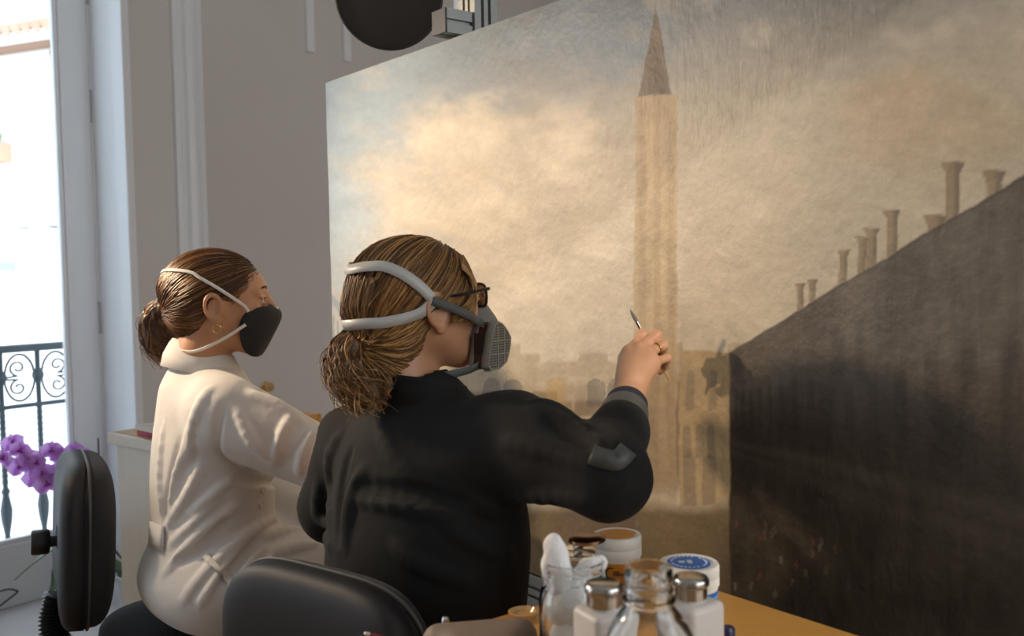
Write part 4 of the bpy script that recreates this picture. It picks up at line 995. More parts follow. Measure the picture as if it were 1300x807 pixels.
for pxs, r, a_ in (
    ([(350, 655), (322, 672), (292, 696), (258, 730), (232, 764)], .016, .010), ([(338, 694), (312, 722), (294, 756)], .013, .009), ([(302, 640), (264, 668), (234, 700), (206, 730)], .016, .010),
    ([(330, 668), (300, 700), (270, 742), (254, 768)], .012, .007), ([(276, 632), (246, 664), (216, 692)], .013, .008), ([(358, 690), (336, 720), (326, 752)], .012, .008),
    ([(238, 545), (224, 600), (214, 655)], .016, .008), ([(256, 590), (236, 632), (212, 668)], .014, .008), ([(207, 540), (203, 600), (205, 655)], .012, .006),
    ([(268, 492), (246, 532), (232, 590)], .016, .007), ([(304, 600), (268, 630), (238, 655)], .013, .008),
    ([(318, 498), (350, 514), (384, 536)], .018, .010), ([(376, 524), (358, 550), (350, 585)], .013, .008), ([(398, 546), (386, 570), (380, 600)], .012, .008), ([(300, 520), (320, 560), (352, 590)], .016, .006),
    ([(345, 702), (378, 694), (402, 690)], .016, .010), ([(330, 682), (362, 674), (395, 670)], .014, .009),
    ([(284, 510), (277, 545), (282, 580), (304, 596)], .008, -.005), ([(330, 684), (304, 712), (280, 744)], .012, -.008), ([(286, 664), (256, 694), (226, 716)], .012, -.008), ([(228, 560), (216, 615), (208, 660)], .012, -.006), ([(300, 606), (330, 612), (362, 612)], .012, -.007), ([(345, 668), (372, 664), (396, 662)], .010, -.006)):
    fl += crease(C1, pxs, r*.8, a_*1.25)
put(C1, fl)
C1.d(wr([(30, 10, -25), (5, 20, 45), (-40, 20, 15)], .0016, 3))
M['coat'] = mat('white_cotton', (.70, .68, .655), .85, var=.03, scale=8, bump=.25, bscale=38, bdist=.006, sheen=.1)
V, F = C1.mesh(h=.0042); coat1 = mk('lab_coat', V, F, M['coat'], p1)
# collar: stand and fold
def collar(Tc, zc, rx, ry, hgt, tilt, name, parent, mt, open_=.5, cx=-.01, flare=.012):
    n = 40; V = []; F = []
    for i in range(n+1):
        a = open_+(2*math.pi-2*open_)*i/n; ca_, sa_ = math.cos(a), math.sin(a)
        prof = [(0, 0, .003), (0.001, hgt*.5, .003), (.003, hgt, .002), (.008, hgt*1.02, 0), (.012+flare*.3, hgt*.75, 0), (.016+flare, hgt*.15, 0), (.022+flare, -.020, 0), (.016+flare, -.022, 0), (.009, hgt*.7, 0)]
        for (o, z, _) in prof:
            V.append(Tc.p(cx+ca_*(rx+o), sa_*(ry+o), zc+z-tilt*ca_*1.0))
    m_ = 9
    for i in range(n):
        for k in range(m_):
            k2 = (k+1) % m_; F.append((i*m_+k, (i+1)*m_+k, (i+1)*m_+k2, i*m_+k2))
    return mk(name, V, F, mt, parent)
collar(T1, 1.030, .056, .058, .036, .022, 'collar', coat1, M['coat'], .75, cx=-.006)
# half belt, pocket welt, sleeve seams, buttons
V, F = band(C1, [(183, 673), (194, 677), (210, 684)], .052, .006, .003, y0=1.2); mk('back_belt', V, F, M['coat'], coat1)
V, F = band(C1, [(262, 705), (284, 728), (306, 752)], .014, .004, .003, y0=1.2); mk('pocket_welt', V, F, M['coat'], coat1)
M['button'] = mat('pearl_button', (.72, .68, .62), .25)
for (px, py) in ((197, 690), (333, 622), (331, 640)):
    p = C1.hit(px, py, y0=1.2)
    if p is None: continue
    n = Vector(C1.nrm(p)); x = n.orthogonal().normalized(); MB().lathe(Vector(p), [(.0005, .003), (.004, .003), (.0065, .0042), (.0075, .002), (.007, -.002)], 16, (x, n.cross(x), n)).build('button', M['button'], coat1, True)
for s in (-1, 1):       # trousers and shoes under the coat
    Bt = Body(); hp = T1.p(.05, s*.09, .55); kn = T1.p(.355, s*.105, .54); an = T1.p(.31, s*.10, .13)
    Bt.u(cap(hp, kn, .082, .066), .02).u(cap(kn, an, .064, .05), .03); V, F = Bt.mesh(h=.009); mk('trouser_leg', V, F, mat('navy_trousers', (.03, .045, .09), .8) if s < 0 else bpy.data.materials['navy_trousers'], p1)
    Bs = Body(); Bs.u(cap(T1.p(.28, s*.10, .055), T1.p(.44, s*.115, .04), .046, .038), .02).cut(half((0, 0, .004), (0, 0, -1)), .004); V, F = Bs.mesh(h=.006); mk('shoe', V, F, M['black_plastic'], p1)
# hair
M['hair1'] = hair_mat('dark_brown_hair', (.035, .016, .007), (.095, .040, .012), (.29, .125, .036))
hc1, hr1 = (-.012, 0, .025), (.103, .080, .079)
tie1 = H1.q(pix(222, 391, 2.03)); tie1[1] = 0
kn1 = A((-.62, 0, .785)); kn1 /= np.linalg.norm(kn1)
def keep1(p): return True
HB1 = Body(); HB1.u(ell(hc1, A(hr1)-.002, H1), .01).u(ell((-.056, 0, -.030), (.048, .058, .055), H1), .03)
HB1.u(cap(H1.p(-.085, 0, .005), H1.p(*tie1), .035, .014), .03)
HB1.cut(half(H1.p(.096, 0, .052), H1.v(.74, 0, -.67)), .008)
for s in (1, -1): HB1.sub(ell((.006, s*.085, -.030), (.032, .026, .036), H1), .01)
V, F = HB1.mesh(h=.0035); hair1 = tone(mk('hair', V, F, M['hair1'], p1), 1, 1, .0, .25)
V, F = strands(hair_cap((-.03, 0, .01), H1, 2800, tie1, keep1, V, HB1, seed=4), .0010, .0007); tone(mk('hair_strands', V, F, M['hair1'], hair1, kind='stuff'), 42, 2)
tc1 = [pix(222, 391, 2.03), pix(206, 392, 2.04), pix(196, 408, 2.05), pix(199, 430, 2.05), pix(212, 446, 2.05), pix(218, 455, 2.04)]
TB1 = Body()
for a, b_, ra, rb in ((0, 1, .011, .020), (1, 2, .020, .027), (2, 3, .027, .027), (3, 4, .026, .017), (4, 5, .017, .006)): TB1.u(cap(tc1[a], tc1[b_], ra, rb), .02)
TB1.d(wr([(300, 100, 60), (-200, 260, 80)], .0022, 8))
V, F = TB1.mesh(h=.003); pt1 = tone(mk('pony_tail', V, F, M['hair1'], p1), 1, 3, 0, .25)
V, F = strands(tail(tc1, [.010, .024, .032, .034, .030, .024], 900, seed=6), .0011, .0004); tone(mk('tail_strands', V, F, M['hair1'], pt1, kind='stuff'), 48, 4)
b = MB(); q = Vector(tc1[0]); dq = (tc1[1]-tc1[0]).normalized(); x = dq.orthogonal().normalized(); pr_ = [(.013+.004*math.cos(a), .006*math.sin(a)) for a in [i*math.pi/5 for i in range(10)]]
MB().lathe(q+dq*.004, pr_, 24, (x, dq.cross(x), dq), closed=True).build('hair_tie', mat('brown_hair_tie', (.16, .07, .03), .7), p1, True)
# ear ring
e0 = H1.p(-.002, -.0835, -.053); MB().lathe(Vector(e0)+Vector((0, 0, -.007)), [(.0085+.0013*math.cos(a), .0013*math.sin(a)) for a in [i*math.pi/4 for i in range(8)]], 24, (Vector(H1.v(1, 0, 0)), Vector(H1.v(0, 0, 1)), Vector(H1.v(0, 1, 0))), closed=True).build('earring', M['brass'], p1, True)
# folded black mask with white straps
M['mask'] = mat('black_mask_fabric', (.012, .012, .015), .75, bump=.2, bscale=500, bdist=.0006); M['elastic'] = mat('white_elastic', (.78, .76, .72), .8, bump=.3, bscale=800)
cen = spline([(.101, 0, -.008), (.119, 0, -.015), (.1275, 0, -.036), (.110, 0, -.078), (.091, 0, -.114), (.078, 0, -.121)], 5)
edg = spline([(.080, .046, -.016), (.060, .062, -.020), (.044, .068, -.044), (.044, .066, -.076), (.052, .057, -.104), (.068, .032, -.118)], 5)
nc = 9; V = []; F = []; rows = len(cen)
for s in (1, -1):
    base = len(V)
    for i in range(rows):
        for j in range(nc):
            t = j/(nc-1); c, e = cen[i], edg[i]; mid = .012*math.sin(math.pi*t)
            p = c*(1-t)+e*t; V.append(H1.p(p.x+mid*.6, s*(p.y*(1)+mid), p.z))
    for i in range(rows-1):
        for j in range(nc-1):
            a = base+i*nc+j; f = (a, a+1, a+nc+1, a+nc); F.append(f if s > 0 else f[::-1])
mk1 = mk('face_mask', V, F, M['mask'], p1); md = mk1.modifiers.new('thickness', 'SOLIDIFY'); md.thickness = .0022; md.offset = 0
pts = [H1.p(.1045, .020, .0035), H1.p(.122, .010, .0045), H1.p(.1395, 0, -.003), H1.p(.122, -.010, .0045), H1.p(.1045, -.022, .0035)]
V, F = ribbon(spline([H1.p(.094, -.026, -.0150), H1.p(.108, -.0165, -.0158), H1.p(.1195, -.005, -.0185)], 5), [H1.v(.3, -.9, .3)]*11, .0075, .0012, .001); mk('nose_wire', V, F, M['elastic'], mk1)
HS1 = Body(); HS1.ops = B1.ops[:3]+HB1.ops[:3]
def skull_hit(px, py):
    p = HS1.hit(px, py, y0=1.6); return p
sp = [Vector(H1.p(.060, -.065, -.024))]+[skull_hit(*q) for q in ((307, 386), (290, 374), (272, 363), (254, 353), (243, 347))]; sp = [Vector(p) for p in sp if p is not None]
sp += [Vector(H1.p(-.100, -.02, .050)), Vector(H1.p(-.112, 0, .048)), Vector(H1.p(-.100, .03, .050)), Vector(H1.p(-.06, .074, .045)), Vector(H1.p(.02, .080, .01)), Vector(H1.p(.058, .064, -.024))]
S = snap(A([list(p) for p in spline(sp, 5)]), HS1, .0065, False); S = [Vector(p) for p in S]; V, F = ribbon(S, [HS1.nrm(p) for p in S], .0068, .0016, .0); mk('upper_strap', V, F, M['elastic'], mk1)
sp = [Vector(H1.p(.054, -.065, -.050)), Vector(H1.p(.02, -.068, -.074)), Vector(H1.p(-.018, -.062, -.096)), Vector(H1.p(-.05, -.05, -.108)), Vector(H1.p(-.085, -.02, -.105)), Vector(H1.p(-.092, 0, -.104)), Vector(H1.p(-.085, .02, -.105)), Vector(H1.p(-.05, .05, -.108)), Vector(H1.p(.054, .065, -.055))]
S = spline(sp, 5); V, F = ribbon(S, [A(p)-A(H1.p(-.03, 0, -.09)) for p in S], .0065, .0014, .002); mk('lower_strap', V, F, M['elastic'], mk1)
# ------------------------------------------------------------------ the woman in black, painting
F2 = (.64, .77, 0); T2 = Fr((0, 0, 0), F2)
nb2 = pix(548, 500, 1.49); T2.o = A((nb2.x, nb2.y, 0))
H2 = Fr(pix(530, 379, 1.5), (.845, .535, 0), pitch=R(2))
shR = T2.p(.0, -.165, .965); shL = T2.p(.0, .165, .945)
eR2 = A(pix(772, 606, 1.255)); wR2 = A(pix(799, 500, 1.455))
eL2 = A(pix(428, 640, 1.66)); wL2 = A(pix(520, 700, 1.80))
B2 = head(Body(), H2)
B2.u(cap((-.022, 0, -.05), (-.042, 0, -.125), .052, .050, H2), .025).u(cap(H2.p(-.042, 0, -.12), T2.p(-.005, 0, .98), .050, .055), .02)
B2.u(ell((-.01, 0, .83), (.10, .15, .19), T2), .05).u(ell((-.02, 0, .66), (.10, .14, .18), T2), .05).u(ell((-.03, 0, .555), (.12, .165, .10), T2), .05)
for sh, e_, w_2 in ((shR, eR2, wR2), (shL, eL2, wL2)):
    B2.u(cap(T2.p(-.005, 0, .955), sh, .045, .045), .04).u(cap(sh, e_, .046, .038), .03).u(cap(e_, w_2, .036, .0235), .02)
for s in (-1, 1):
    hp = T2.p(-.02, s*.085, .54); kn = T2.p(.29, s*.11, .48); an = T2.p(.20, s*.11, .10)
    B2.u(cap(hp, kn, .075, .056), .03).u(cap(kn, an, .052, .036), .02).u(cap(an, T2.p(.31, s*.12, .035), .036, .030), .02)
# right hand: wrist, knuckles, bent fingers closing on the brush
X = lambda px, py, Y: A(pix(px, py, Y))
mcp = [X(799, 446, 1.512), X(812, 442, 1.506), X(823, 448, 1.499), X(830, 460, 1.490)]
pip = [X(816, 424, 1.535), X(834, 425, 1.526), X(842, 438, 1.520), X(847, 454, 1.508)]
dip = [X(823, 435, 1.556), X(835, 440, 1.551), X(841, 452, 1.543), X(845, 464, 1.530)]
tip = [X(821, 447, 1.564), X(828, 453, 1.560), X(834, 463, 1.554), X(838, 472, 1.541)]
palm = [cap(wR2, X(804, 474, 1.482), .0235, .021), cap(X(799, 484, 1.468), mcp[0], .018, .0115), cap(X(803, 480, 1.468), mcp[1], .018, .0112), cap(X(807, 480, 1.467), mcp[2], .017, .0108), cap(X(810, 484, 1.466), mcp[3], .016, .0100)]
for q in palm: B2.u(q, .012)
B2.u(cap(X(804, 470, 1.492), X(822, 462, 1.490), .018, .016), .014)
for i in range(4):
    rr_ = (.0086, .0088, .0084, .0076)[i]
    B2.u(ell(mcp[i]+A((0, -.002, .001)), (rr_*1.12,)*3), .006)
    B2.u(cap(mcp[i], pip[i], rr_*1.0, rr_*.96), .0025).u(ell(pip[i], (rr_*1.06,)*3), .002).u(cap(pip[i], dip[i], rr_*.94, rr_*.88), .003).u(cap(dip[i], tip[i], rr_*.86, rr_*.74), .003)
th0, th1, th2, th3 = X(797, 478, 1.478), X(794, 456, 1.515), X(803, 442, 1.545), X(813, 438, 1.560)
B2.u(cap(th0, th1, .017, .0125), .010).u(cap(th1, th2, .0118, .0105), .004).u(cap(th2, th3, .0104, .0085), .003)
for i in range(3):  # tendons on the back of the hand
    B2.u(cap(X(802+3*i, 474, 1.462), mcp[i]+A((0, -.008, .0)), .0028, .0035), .008)
p2 = empty('person', T2.p(0, 0, 0), 'woman in a black shirt with grey respirator and glasses raising a brush to the canvas', 'person')
# left hand resting, hidden by the body
f = wL2-eL2; f /= np.linalg.norm(f); sd = np.cross(f, (0, 0, 1.0)); sd /= np.linalg.norm(sd)
B2.u(cap(wL2, wL2+f*.075, .026, .034, None, ((0, 0, 1), .5)), .015)
for q in range(4):
    a = wL2+f*.085+sd*(.026-.0175*q); m_ = a+f*.035-A((0, 0, .006)); B2.u(cap(a, m_, .0092, .0085), .006).u(cap(m_, m_+f*.026-A((0, 0, .018)), .0085, .007), .004)
a = wL2+f*.02+sd*.028; B2.u(cap(a, a+f*.035+sd*.022, .012, .010), .01).u(cap(a+f*.035+sd*.022, a+f*.062+sd*.022, .010, .008), .005)
V, F = B2.mesh(h=.003); body2 = mk('body', V, F, M['skin'], p2)
eyes(p2, H2)
rd = pip[2]-mcp[2]; rd /= np.linalg.norm(rd); rc = mcp[2]*.42+pip[2]*.58; rx = Vector(rd).orthogonal().normalized()
MB().lathe(Vector(rc), [(.0102+.0012*math.cos(a), .0016*math.sin(a)) for a in [i*math.pi/4 for i in range(8)]], 28, (rx, Vector(rd).cross(rx), Vector(rd)), closed=True).build('ring', mat('gold', (.85, .58, .22), .2, 1.0), p2, True)
# shirt
S2 = Body()
S2.u(ell((-.015, 0, .83), (.128, .178, .20), T2), .04).u(ell((-.03, 0, .68), (.130, .178, .20), T2), .06).u(ell((-.03, 0, .56), (.150, .200, .12), T2), .05)
S2.u(cap(T2.p(-.015, -.12, .955), T2.p(-.015, .12, .945), .066, .064), .05)
S2.u(cap(T2.p(-.015, 0, .975), T2.p(-.018, 0, 1.025), .085, .062), .04)
S2.u(cap(shR, eR2, .078, .053), .035).u(cap(eR2, eR2*.5+wR2*.5, .052, .040), .03).u(cap(eR2*.5+wR2*.5, eR2*.20+wR2*.80, .038, .033), .02)
S2.u(cap(shL, eL2, .078, .066), .035).u(cap(eL2, wL2, .062, .044), .03)
S2.cut(half((0, 0, .47), (0, 0, -1)), .02)
S2.sub(cap(H2.p(-.042, 0, -.09), T2.p(-.005, 0, 1.02), .054, .056), .006)
S2.cut(half(eR2*.19+wR2*.81, wR2-eR2), .004)
fl = []
for pxs, r, a_ in (
    ([(676, 512), (706, 522), (744, 546)], .018, .012), ([(728, 545), (752, 562), (772, 576)], .014, .010), ([(640, 560), (700, 572), (756, 592)], .016, .008), ([(640, 640), (700, 632), (752, 640)], .016, .008),
    ([(432, 550), (420, 610), (418, 665)], .016, .009), ([(462, 595), (444, 640), (438, 695)], .016, .010), ([(450, 632), (520, 640), (590, 660)], .018, .010), ([(560, 660), (604, 690), (650, 704)], .014, .008),
    ([(480, 535), (502, 580), (545, 615)], .018, .008), ([(600, 636), (640, 652), (674, 676)], .016, .009), ([(404, 612), (410, 660), (430, 700)], .014, .008), ([(500, 690), (540, 720), (600, 740)], .016, .008),
    ([(458, 618), (520, 624), (590, 640)], .014, -.008), ([(690, 530), (720, 545), (748, 568)], .012, -.009), ([(446, 570), (432, 620), (430, 680)], .012, -.007)):
    fl += crease(S2, pxs, r, a_, y0=.9)
put(S2, fl)
S2.d(wr([(30, 10, -25), (5, 20, 45), (-40, 20, 15)], .0018, 5))
M['shirt'] = mat('black_shirt', (.0095, .0095, .0095), .85, spec=.25, var=.2, scale=10, bump=.3, bscale=40, bdist=.006, sheen=.02)
V, F = S2.mesh(h=.0045); shirt2 = mk('shirt', V, F, M['shirt'], p2)
collar(T2, 1.026, .058, .060, .022, .016, 'collar', shirt2, M['shirt'], .5, cx=-.016, flare=-.006)
# ribbed cuff and the turned back facing below it
fa = Vector(wR2-eR2).normalized(); fxx = fa.orthogonal().normalized(); AXC = (fxx, fa.cross(fxx), fa)
M['cuff'] = mat('navy_rib', (.012, .014, .024), .85, bump=.4, bscale=300)
c_ = Vector(wR2)-fa*.044
MB().lathe(c_, [(.028, -.010), (.0325, -.008), (.033, .0), (.0325, .012), (.030, .017), (.0265, .017), (.0255, .0)], 36, AXC).build('cuff', M['cuff'], shirt2, True)
M['facing'] = mat('grey_facing', (.055, .058, .055), .5, bump=.3, bscale=60, bdist=.004)
MB().lathe(c_, [(.0330, -.010), (.0355, -.008), (.0385, -.035), (.0415, -.058), (.0410, -.060), (.037, -.054), (.032, -.02)], 36, AXC).build('cuff_facing', M['facing'], shirt2, True)
V, F = band(S2, [(752, 577), (768, 582), (784, 584), (796, 572)], [.026]*19, .003, .002, y0=.9); mk('cuff_flap', V, F, M['facing'], shirt2)
for s in (-1, 1):
    Bt = Body(); hp = T2.p(-.01, s*.09, .53); kn = T2.p(.30, s*.11, .475); an = T2.p(.205, s*.11, .13)
    Bt.u(cap(hp, kn, .082, .062), .02).u(cap(kn, an, .060, .05), .03); V, F = Bt.mesh(h=.009); mk('trouser_leg', V, F, bpy.data.materials['navy_trousers'], p2)
    Bs = Body(); Bs.u(cap(T2.p(.17, s*.11, .055), T2.p(.33, s*.12, .04), .046, .038), .02).cut(half((0, 0, .004), (0, 0, -1)), .004); V, F = Bs.mesh(h=.006); mk('shoe', V, F, M['black_plastic'], p2)
# hair
M['hair2'] = hair_mat('dark_blond_hair', (.070, .034, .013), (.21, .100, .032), (.52, .285, .095))
hc2, hr2 = (-.010, 0, .018), (.104, .085, .083)
tie2 = H2.q(pix(467, 430, 1.46)); tie2[1] = -.008
def keep2(p): return True
HB2 = Body(); HB2.u(ell(hc2, A(hr2)-.003, H2), .01).u(ell((-.052, 0, -.045), (.046, .060, .055), H2), .03)
HB2.u(cap(H2.p(-.08, 0, -.02), H2.p(*tie2), .04, .015), .03)
HB2.u(cap(H2.p(-.05, 0, -.05), H2.p(-.058, 0, -.115), .052, .046), .02)
HB2.cut(half(H2.p(.100, 0, .030), H2.v(.70, 0, -.72)), .008)
for s in (1, -1): HB2.sub(ell((.012, s*.085, -.045), (.036, .028, .036), H2), .01)
V, F = HB2.mesh(h=.0035); hair2 = tone(mk('hair', V, F, M['hair2'], p2), 1, 1, .0, .3)
P_ = hair_cap((-.03, 0, .0), H2, 3200, tie2, keep2, V, HB2, seed=14, off=(.0005, .006), wav=.006)
V, F = strands(P_, .0010, .0007); tone(mk('hair_strands', V, F, M['hair2'], hair2, kind='stuff'), 42, 5)
# side locks sweeping over the temple
rg = np.random.default_rng(31); out_ = []
for i in range(170):
    s0 = rg.uniform(0, 1); y0 = -.030-.045*s0
    a = H2.p(.070-.03*s0, y0, .066-.02*s0); b1 = H2.p(.074+.008*rg.random(), -.062-.012*rg.random(), .02); c1 = H2.p(.052+.014*rg.random(), -.078, -.010-.02*rg.random()); d1_ = H2.p(.016+.03*rg.random(), -.084, -.018-.022*rg.random())
    out_.append([list(p) for p in bez(a, b1, c1, d1_, 11)])
V, F = strands(np.array(out_), .0010, .0006); tone(mk('side_locks', V, F, M['hair2'], hair2, kind='stuff'), 36, 6)
tc2 = [pix(467, 430, 1.46), pix(450, 438, 1.45), pix(441, 458, 1.44), pix(448, 480, 1.43), pix(464, 494, 1.42), pix(472, 502, 1.41)]
TB2 = Body()
for a, b_, ra, rb in ((0, 1, .012, .022), (1, 2, .022, .028), (2, 3, .028, .029), (3, 4, .029, .022), (4, 5, .020, .008)): TB2.u(cap(tc2[a], tc2[b_], ra, rb), .02)
TB2.d(wr([(300, 100, 60), (-200, 260, 80)], .0026, 9))
V, F = TB2.mesh(h=.003); pt2 = tone(mk('pony_tail', V, F, M['hair2'], p2), 1, 3, 0, .35)
V, F = strands(tail(tc2, [.011, .028, .038, .042, .038, .028], 1000, seed=16, curl=.022), .0011, .0004); tone(mk('tail_strands', V, F, M['hair2'], pt2, kind='stuff'), 48, 7)
q = Vector(tc2[0]); dq = (tc2[1]-tc2[0]).normalized(); x = dq.orthogonal().normalized()
MB().lathe(q+dq*.002, [(.0145+.005*math.cos(a), .0085*math.sin(a)) for a in [i*math.pi/5 for i in range(10)]], 24, (x, dq.cross(x), dq), closed=True).build('hair_tie', mat('black_hair_tie', (.012, .012, .014), .7), p2, True)
# respirator
rp = mk('respirator', *(lambda Bq: Bq.mesh(h=.003))(Body().u(ell((.086, 0, -.062), (.040, .044, .050), H2), .01).u(cap((.102, 0, -.02), (.112, 0, -.05), .020, .030, H2), .02).u(cap((.09, -.03, -.075), (.098, -.05, -.08), .026, .024, H2), .012).u(cap((.09, .03, -.075), (.098, .05, -.08), .026, .024, H2), .012)), mat('grey_rubber', (.16, .16, .155), .6), p2)
HS2 = Body(); HS2.ops = B2.ops[:3]+HB2.ops[:4]
HS2.u(ell((.02, -.070, -.02), (.04, .010, .03), H2), .01)
M['harness'] = mat('light_grey_plastic', (.46, .46, .44), .4); M['webbing'] = mat('dark_webbing', (.085, .088, .085), .7, bump=.4, bscale=600)
def strap_both(pxs, width, th, name, m, lift=.004, close_back=True, ends=True):
    P = [HS2.hit(*q, y0=1.1) for q in pxs]; L_ = [H2.q(p) for p in P if p is not None]
    full = L_
    if close_back: full = [A((p[0], -p[1], p[2])) for p in L_[::-1]][:-1]+[A((L_[0][0]-.006, 0, L_[0][2]))]+L_[1:] if abs(L_[0][1]) < .02 else [A((p[0], -p[1], p[2])) for p in L_[::-1]]+[A((min(L_[0][0]-.008, -.112), 0, L_[0][2]))]+L_
    S = snap(A([list(p) for p in spline([H2.p(*p) for p in full], 5)]), HS2, .0075, False); S = [Vector(p) for p in S]; V, F = ribbon(S, [HS2.nrm(p) for p in S], width, th, 0); return mk(name, V, F, m, rp)
strap_both([(470, 341), (490, 341), (512, 350), (532, 364), (546, 378)], .0165, .002, 'crown_strap', M['harness'])
strap_both([(468, 409), (490, 408), (514, 402), (534, 393), (548, 381)], .0165, .002, 'nape_strap', M['harness'])
for s in (1, -1):
    l0 = H2.q(HS2.hit(546, 380, y0=1.1)); l1 = H2.q(HS2.hit(578, 394, y0=1.1)); l2 = A((.082, -.062, -.045))
    S = spline([H2.p(p[0], -s*p[1]*-1 if False else (p[1] if s > 0 else -p[1]), p[2]) for p in (l0, (l0+l1)/2, l1, l2)], 5); S = [Vector(p) for p in snap(A([list(p) for p in S]), HS2, .0095, True)]; V, F = ribbon(S, [A(p)-A(H2.p(0, 0, H2.q(p)[2])) for p in S], .0135, .0022, .0); mk('side_strap', V, F, M['webbing'], rp)
    S = spline([H2.p(*p) for p in ((.088, -s*.055, -.098), (.05, -s*.066, -.112), (.0, -s*.064, -.118), (-.045, -s*.056, -.122), (-.085, -s*.03, -.124), (-.098, 0, -.124))], 5); V, F = ribbon(S, [A(p)-A(H2.p(-.02, 0, H2.q(p)[2])) for p in S], .012, .002, .003); mk('neck_strap', V, F, M['webbing'], rp)
    # filter cartridge
    fn_ = Vector(H2.v(.36, -s*.93, -.02)).normalized(); fs = UP.cross(fn_).normalized()
    if fs.dot(Vector(H2.v(1, 0, 0))) < 0: fs = -fs
    fu = fn_.cross(fs); fu = fu if fu.z > 0 else -fu
    fc = Vector(H2.p(.099, -s*.068, -.080))
    raw = [(285, 372), (335, 395), (385, 445), (425, 505), (420, 560), (400, 625), (375, 690), (300, 730), (200, 738), (168, 705), (176, 640), (195, 560), (215, 480), (248, 392)]
    poly = [((x_-300)/5.98/800*1.12, -(y_-560)/5.98/800) for x_, y_ in raw]
    def ring(k, d): return [fc+fs*(p[0]*k)+fu*(p[1]*k)+fn_*d for p in poly]
    def stack(rows, name, m, par, capped=True):
        V = []; F = []; n = len(poly)
        for k, d in rows: V += ring(k, d)
        for i in range(len(rows)-1):
            for j_ in range(n): F.append((i*n+j_, i*n+(j_+1) % n, (i+1)*n+(j_+1) % n, (i+1)*n+j_))
        if capped: F.append(tuple(range(n))); F.append(tuple((len(rows)-1)*n+j_ for j_ in range(n)))
        b = MB(); b.add(V, F); return b.build(name, m, par, True)
    M.setdefault('filter_grey', mat('warm_grey_plastic', (.24, .225, .19), .5)); M.setdefault('filter_band', mat('brown_cartridge_band', (.085, .028, .016), .4)); M.setdefault('filter_dark', mat('filter_recess', (.05, .046, .04), .8))
    ft = stack([(.96, -.030), (1.04, -.028), (1.05, -.022), (.96, -.0215)], 'filter', M['filter_grey'], rp)
    # third level holds the pieces of the cartridge under the respirator itself
    stack([(.95, -.022), (.95, -.004)], 'filter_band', M['filter_band'], rp)
    stack([(1.0, -.005), (1.05, -.003), (1.05, .006), (1.0, .010), (.93, .010), (.92, .007)], 'filter_rim', M['filter_grey'], rp, False)
    stack([(.94, .005), (.94, .007)], 'filter_recess', M['filter_dark'], rp)
    b = MB(); xs = [p[0] for p in poly]; zs = [p[1] for p in poly]
    def inside(x_, z_):
        c = False
        for i in range(len(poly)):
            (x1, z1), (x2, z2) = poly[i], poly[i-1]
            if (z1 > z_) != (z2 > z_) and x_ < (x2-x1)*(z_-z1)/(z2-z1)+x1: c = not c
        return c
    for i in range(-7, 8):
        for horiz in (0, 1):
            big = i in (-2, 3) if not horiz else i in (-3, 2)
            w = .0012 if big else .00055; stp = .0042 if horiz else .0034
            run = [t*.001 for t in range(-36, 37) if inside((t*.001 if horiz else i*stp)/.93, (i*stp if horiz else t*.001)/.93)]
            if len(run) < 4: continue
            a0, a1 = run[0], run[-1]; m0 = (a0+a1)/2; hl = (a1-a0)/2
            c = fc+fn_*(.0085 if not big else .0092)+(fs*m0+fu*(i*stp) if horiz else fs*(i*stp)+fu*m0)
            b.box(c, (fs, fu, fn_), (hl, w, .0012) if horiz else (w, hl, .0012))
    b.build('filter_grille', M['filter_grey'], rp, False)
    if s > 0:
        b = MB(); b.box(fc+fs*min(xs)*.88+fn_*-.0125+fu*.004, (fn_, fu, fs), (.0075, .017, .0022)); b.build('filter_label', mat('black_label', (.01, .01, .012), .4), rp)
# glasses
M['frame'] = mat('black_acetate', (.010, .010, .012), .25); M['lens'] = glass_pane('lens_glass', (.90, .97, .95))
gl = empty('glasses', H2.p(.10, 0, 0), 'black framed glasses worn by the woman with the respirator', 'glasses')
for s in (1, -1):
    rim_ = []; fl_ = []
    for k in range(33):
        a = 2*math.pi*k/32; ca_, sa_ = math.cos(a), math.sin(a); n_ = 3.0
        x_ = math.copysign(abs(ca_)**(2/n_), ca_)*.0245; z_ = math.copysign(abs(sa_)**(2/n_), sa_)*.0185
        rim_.append(H2.p(.0995-abs(.033*s+x_)*.12, s*.034+x_, .000+z_-abs(x_)*.02))
    MB().tube(rim_, .0024, 8, cap=False).build('rim', M['frame'], gl, True)
    c = np.mean(rim_[:-1], 0); V = [c]+rim_[:-1]; mk('lens', V, [(0, 1+i, 1+(i+1) % 32) for i in range(32)], M['lens'], gl)
    hin = H2.p(.0945, s*.0600, .010); MB().tube(spline([hin, H2.p(.089, s*.068, .011), H2.p(.04, s*.079, .006), H2.p(-.005, s*.082, .002), H2.p(-.03, s*.080, -.016)], 5), .0026, 6).build('temple_arm', M['frame'], gl, True)
MB().tube(spline([H2.p(.097, .0105, .005), H2.p(.0995, 0, .008), H2.p(.097, -.0105, .005)], 4), .0022, 6).build('bridge', M['frame'], gl, True)
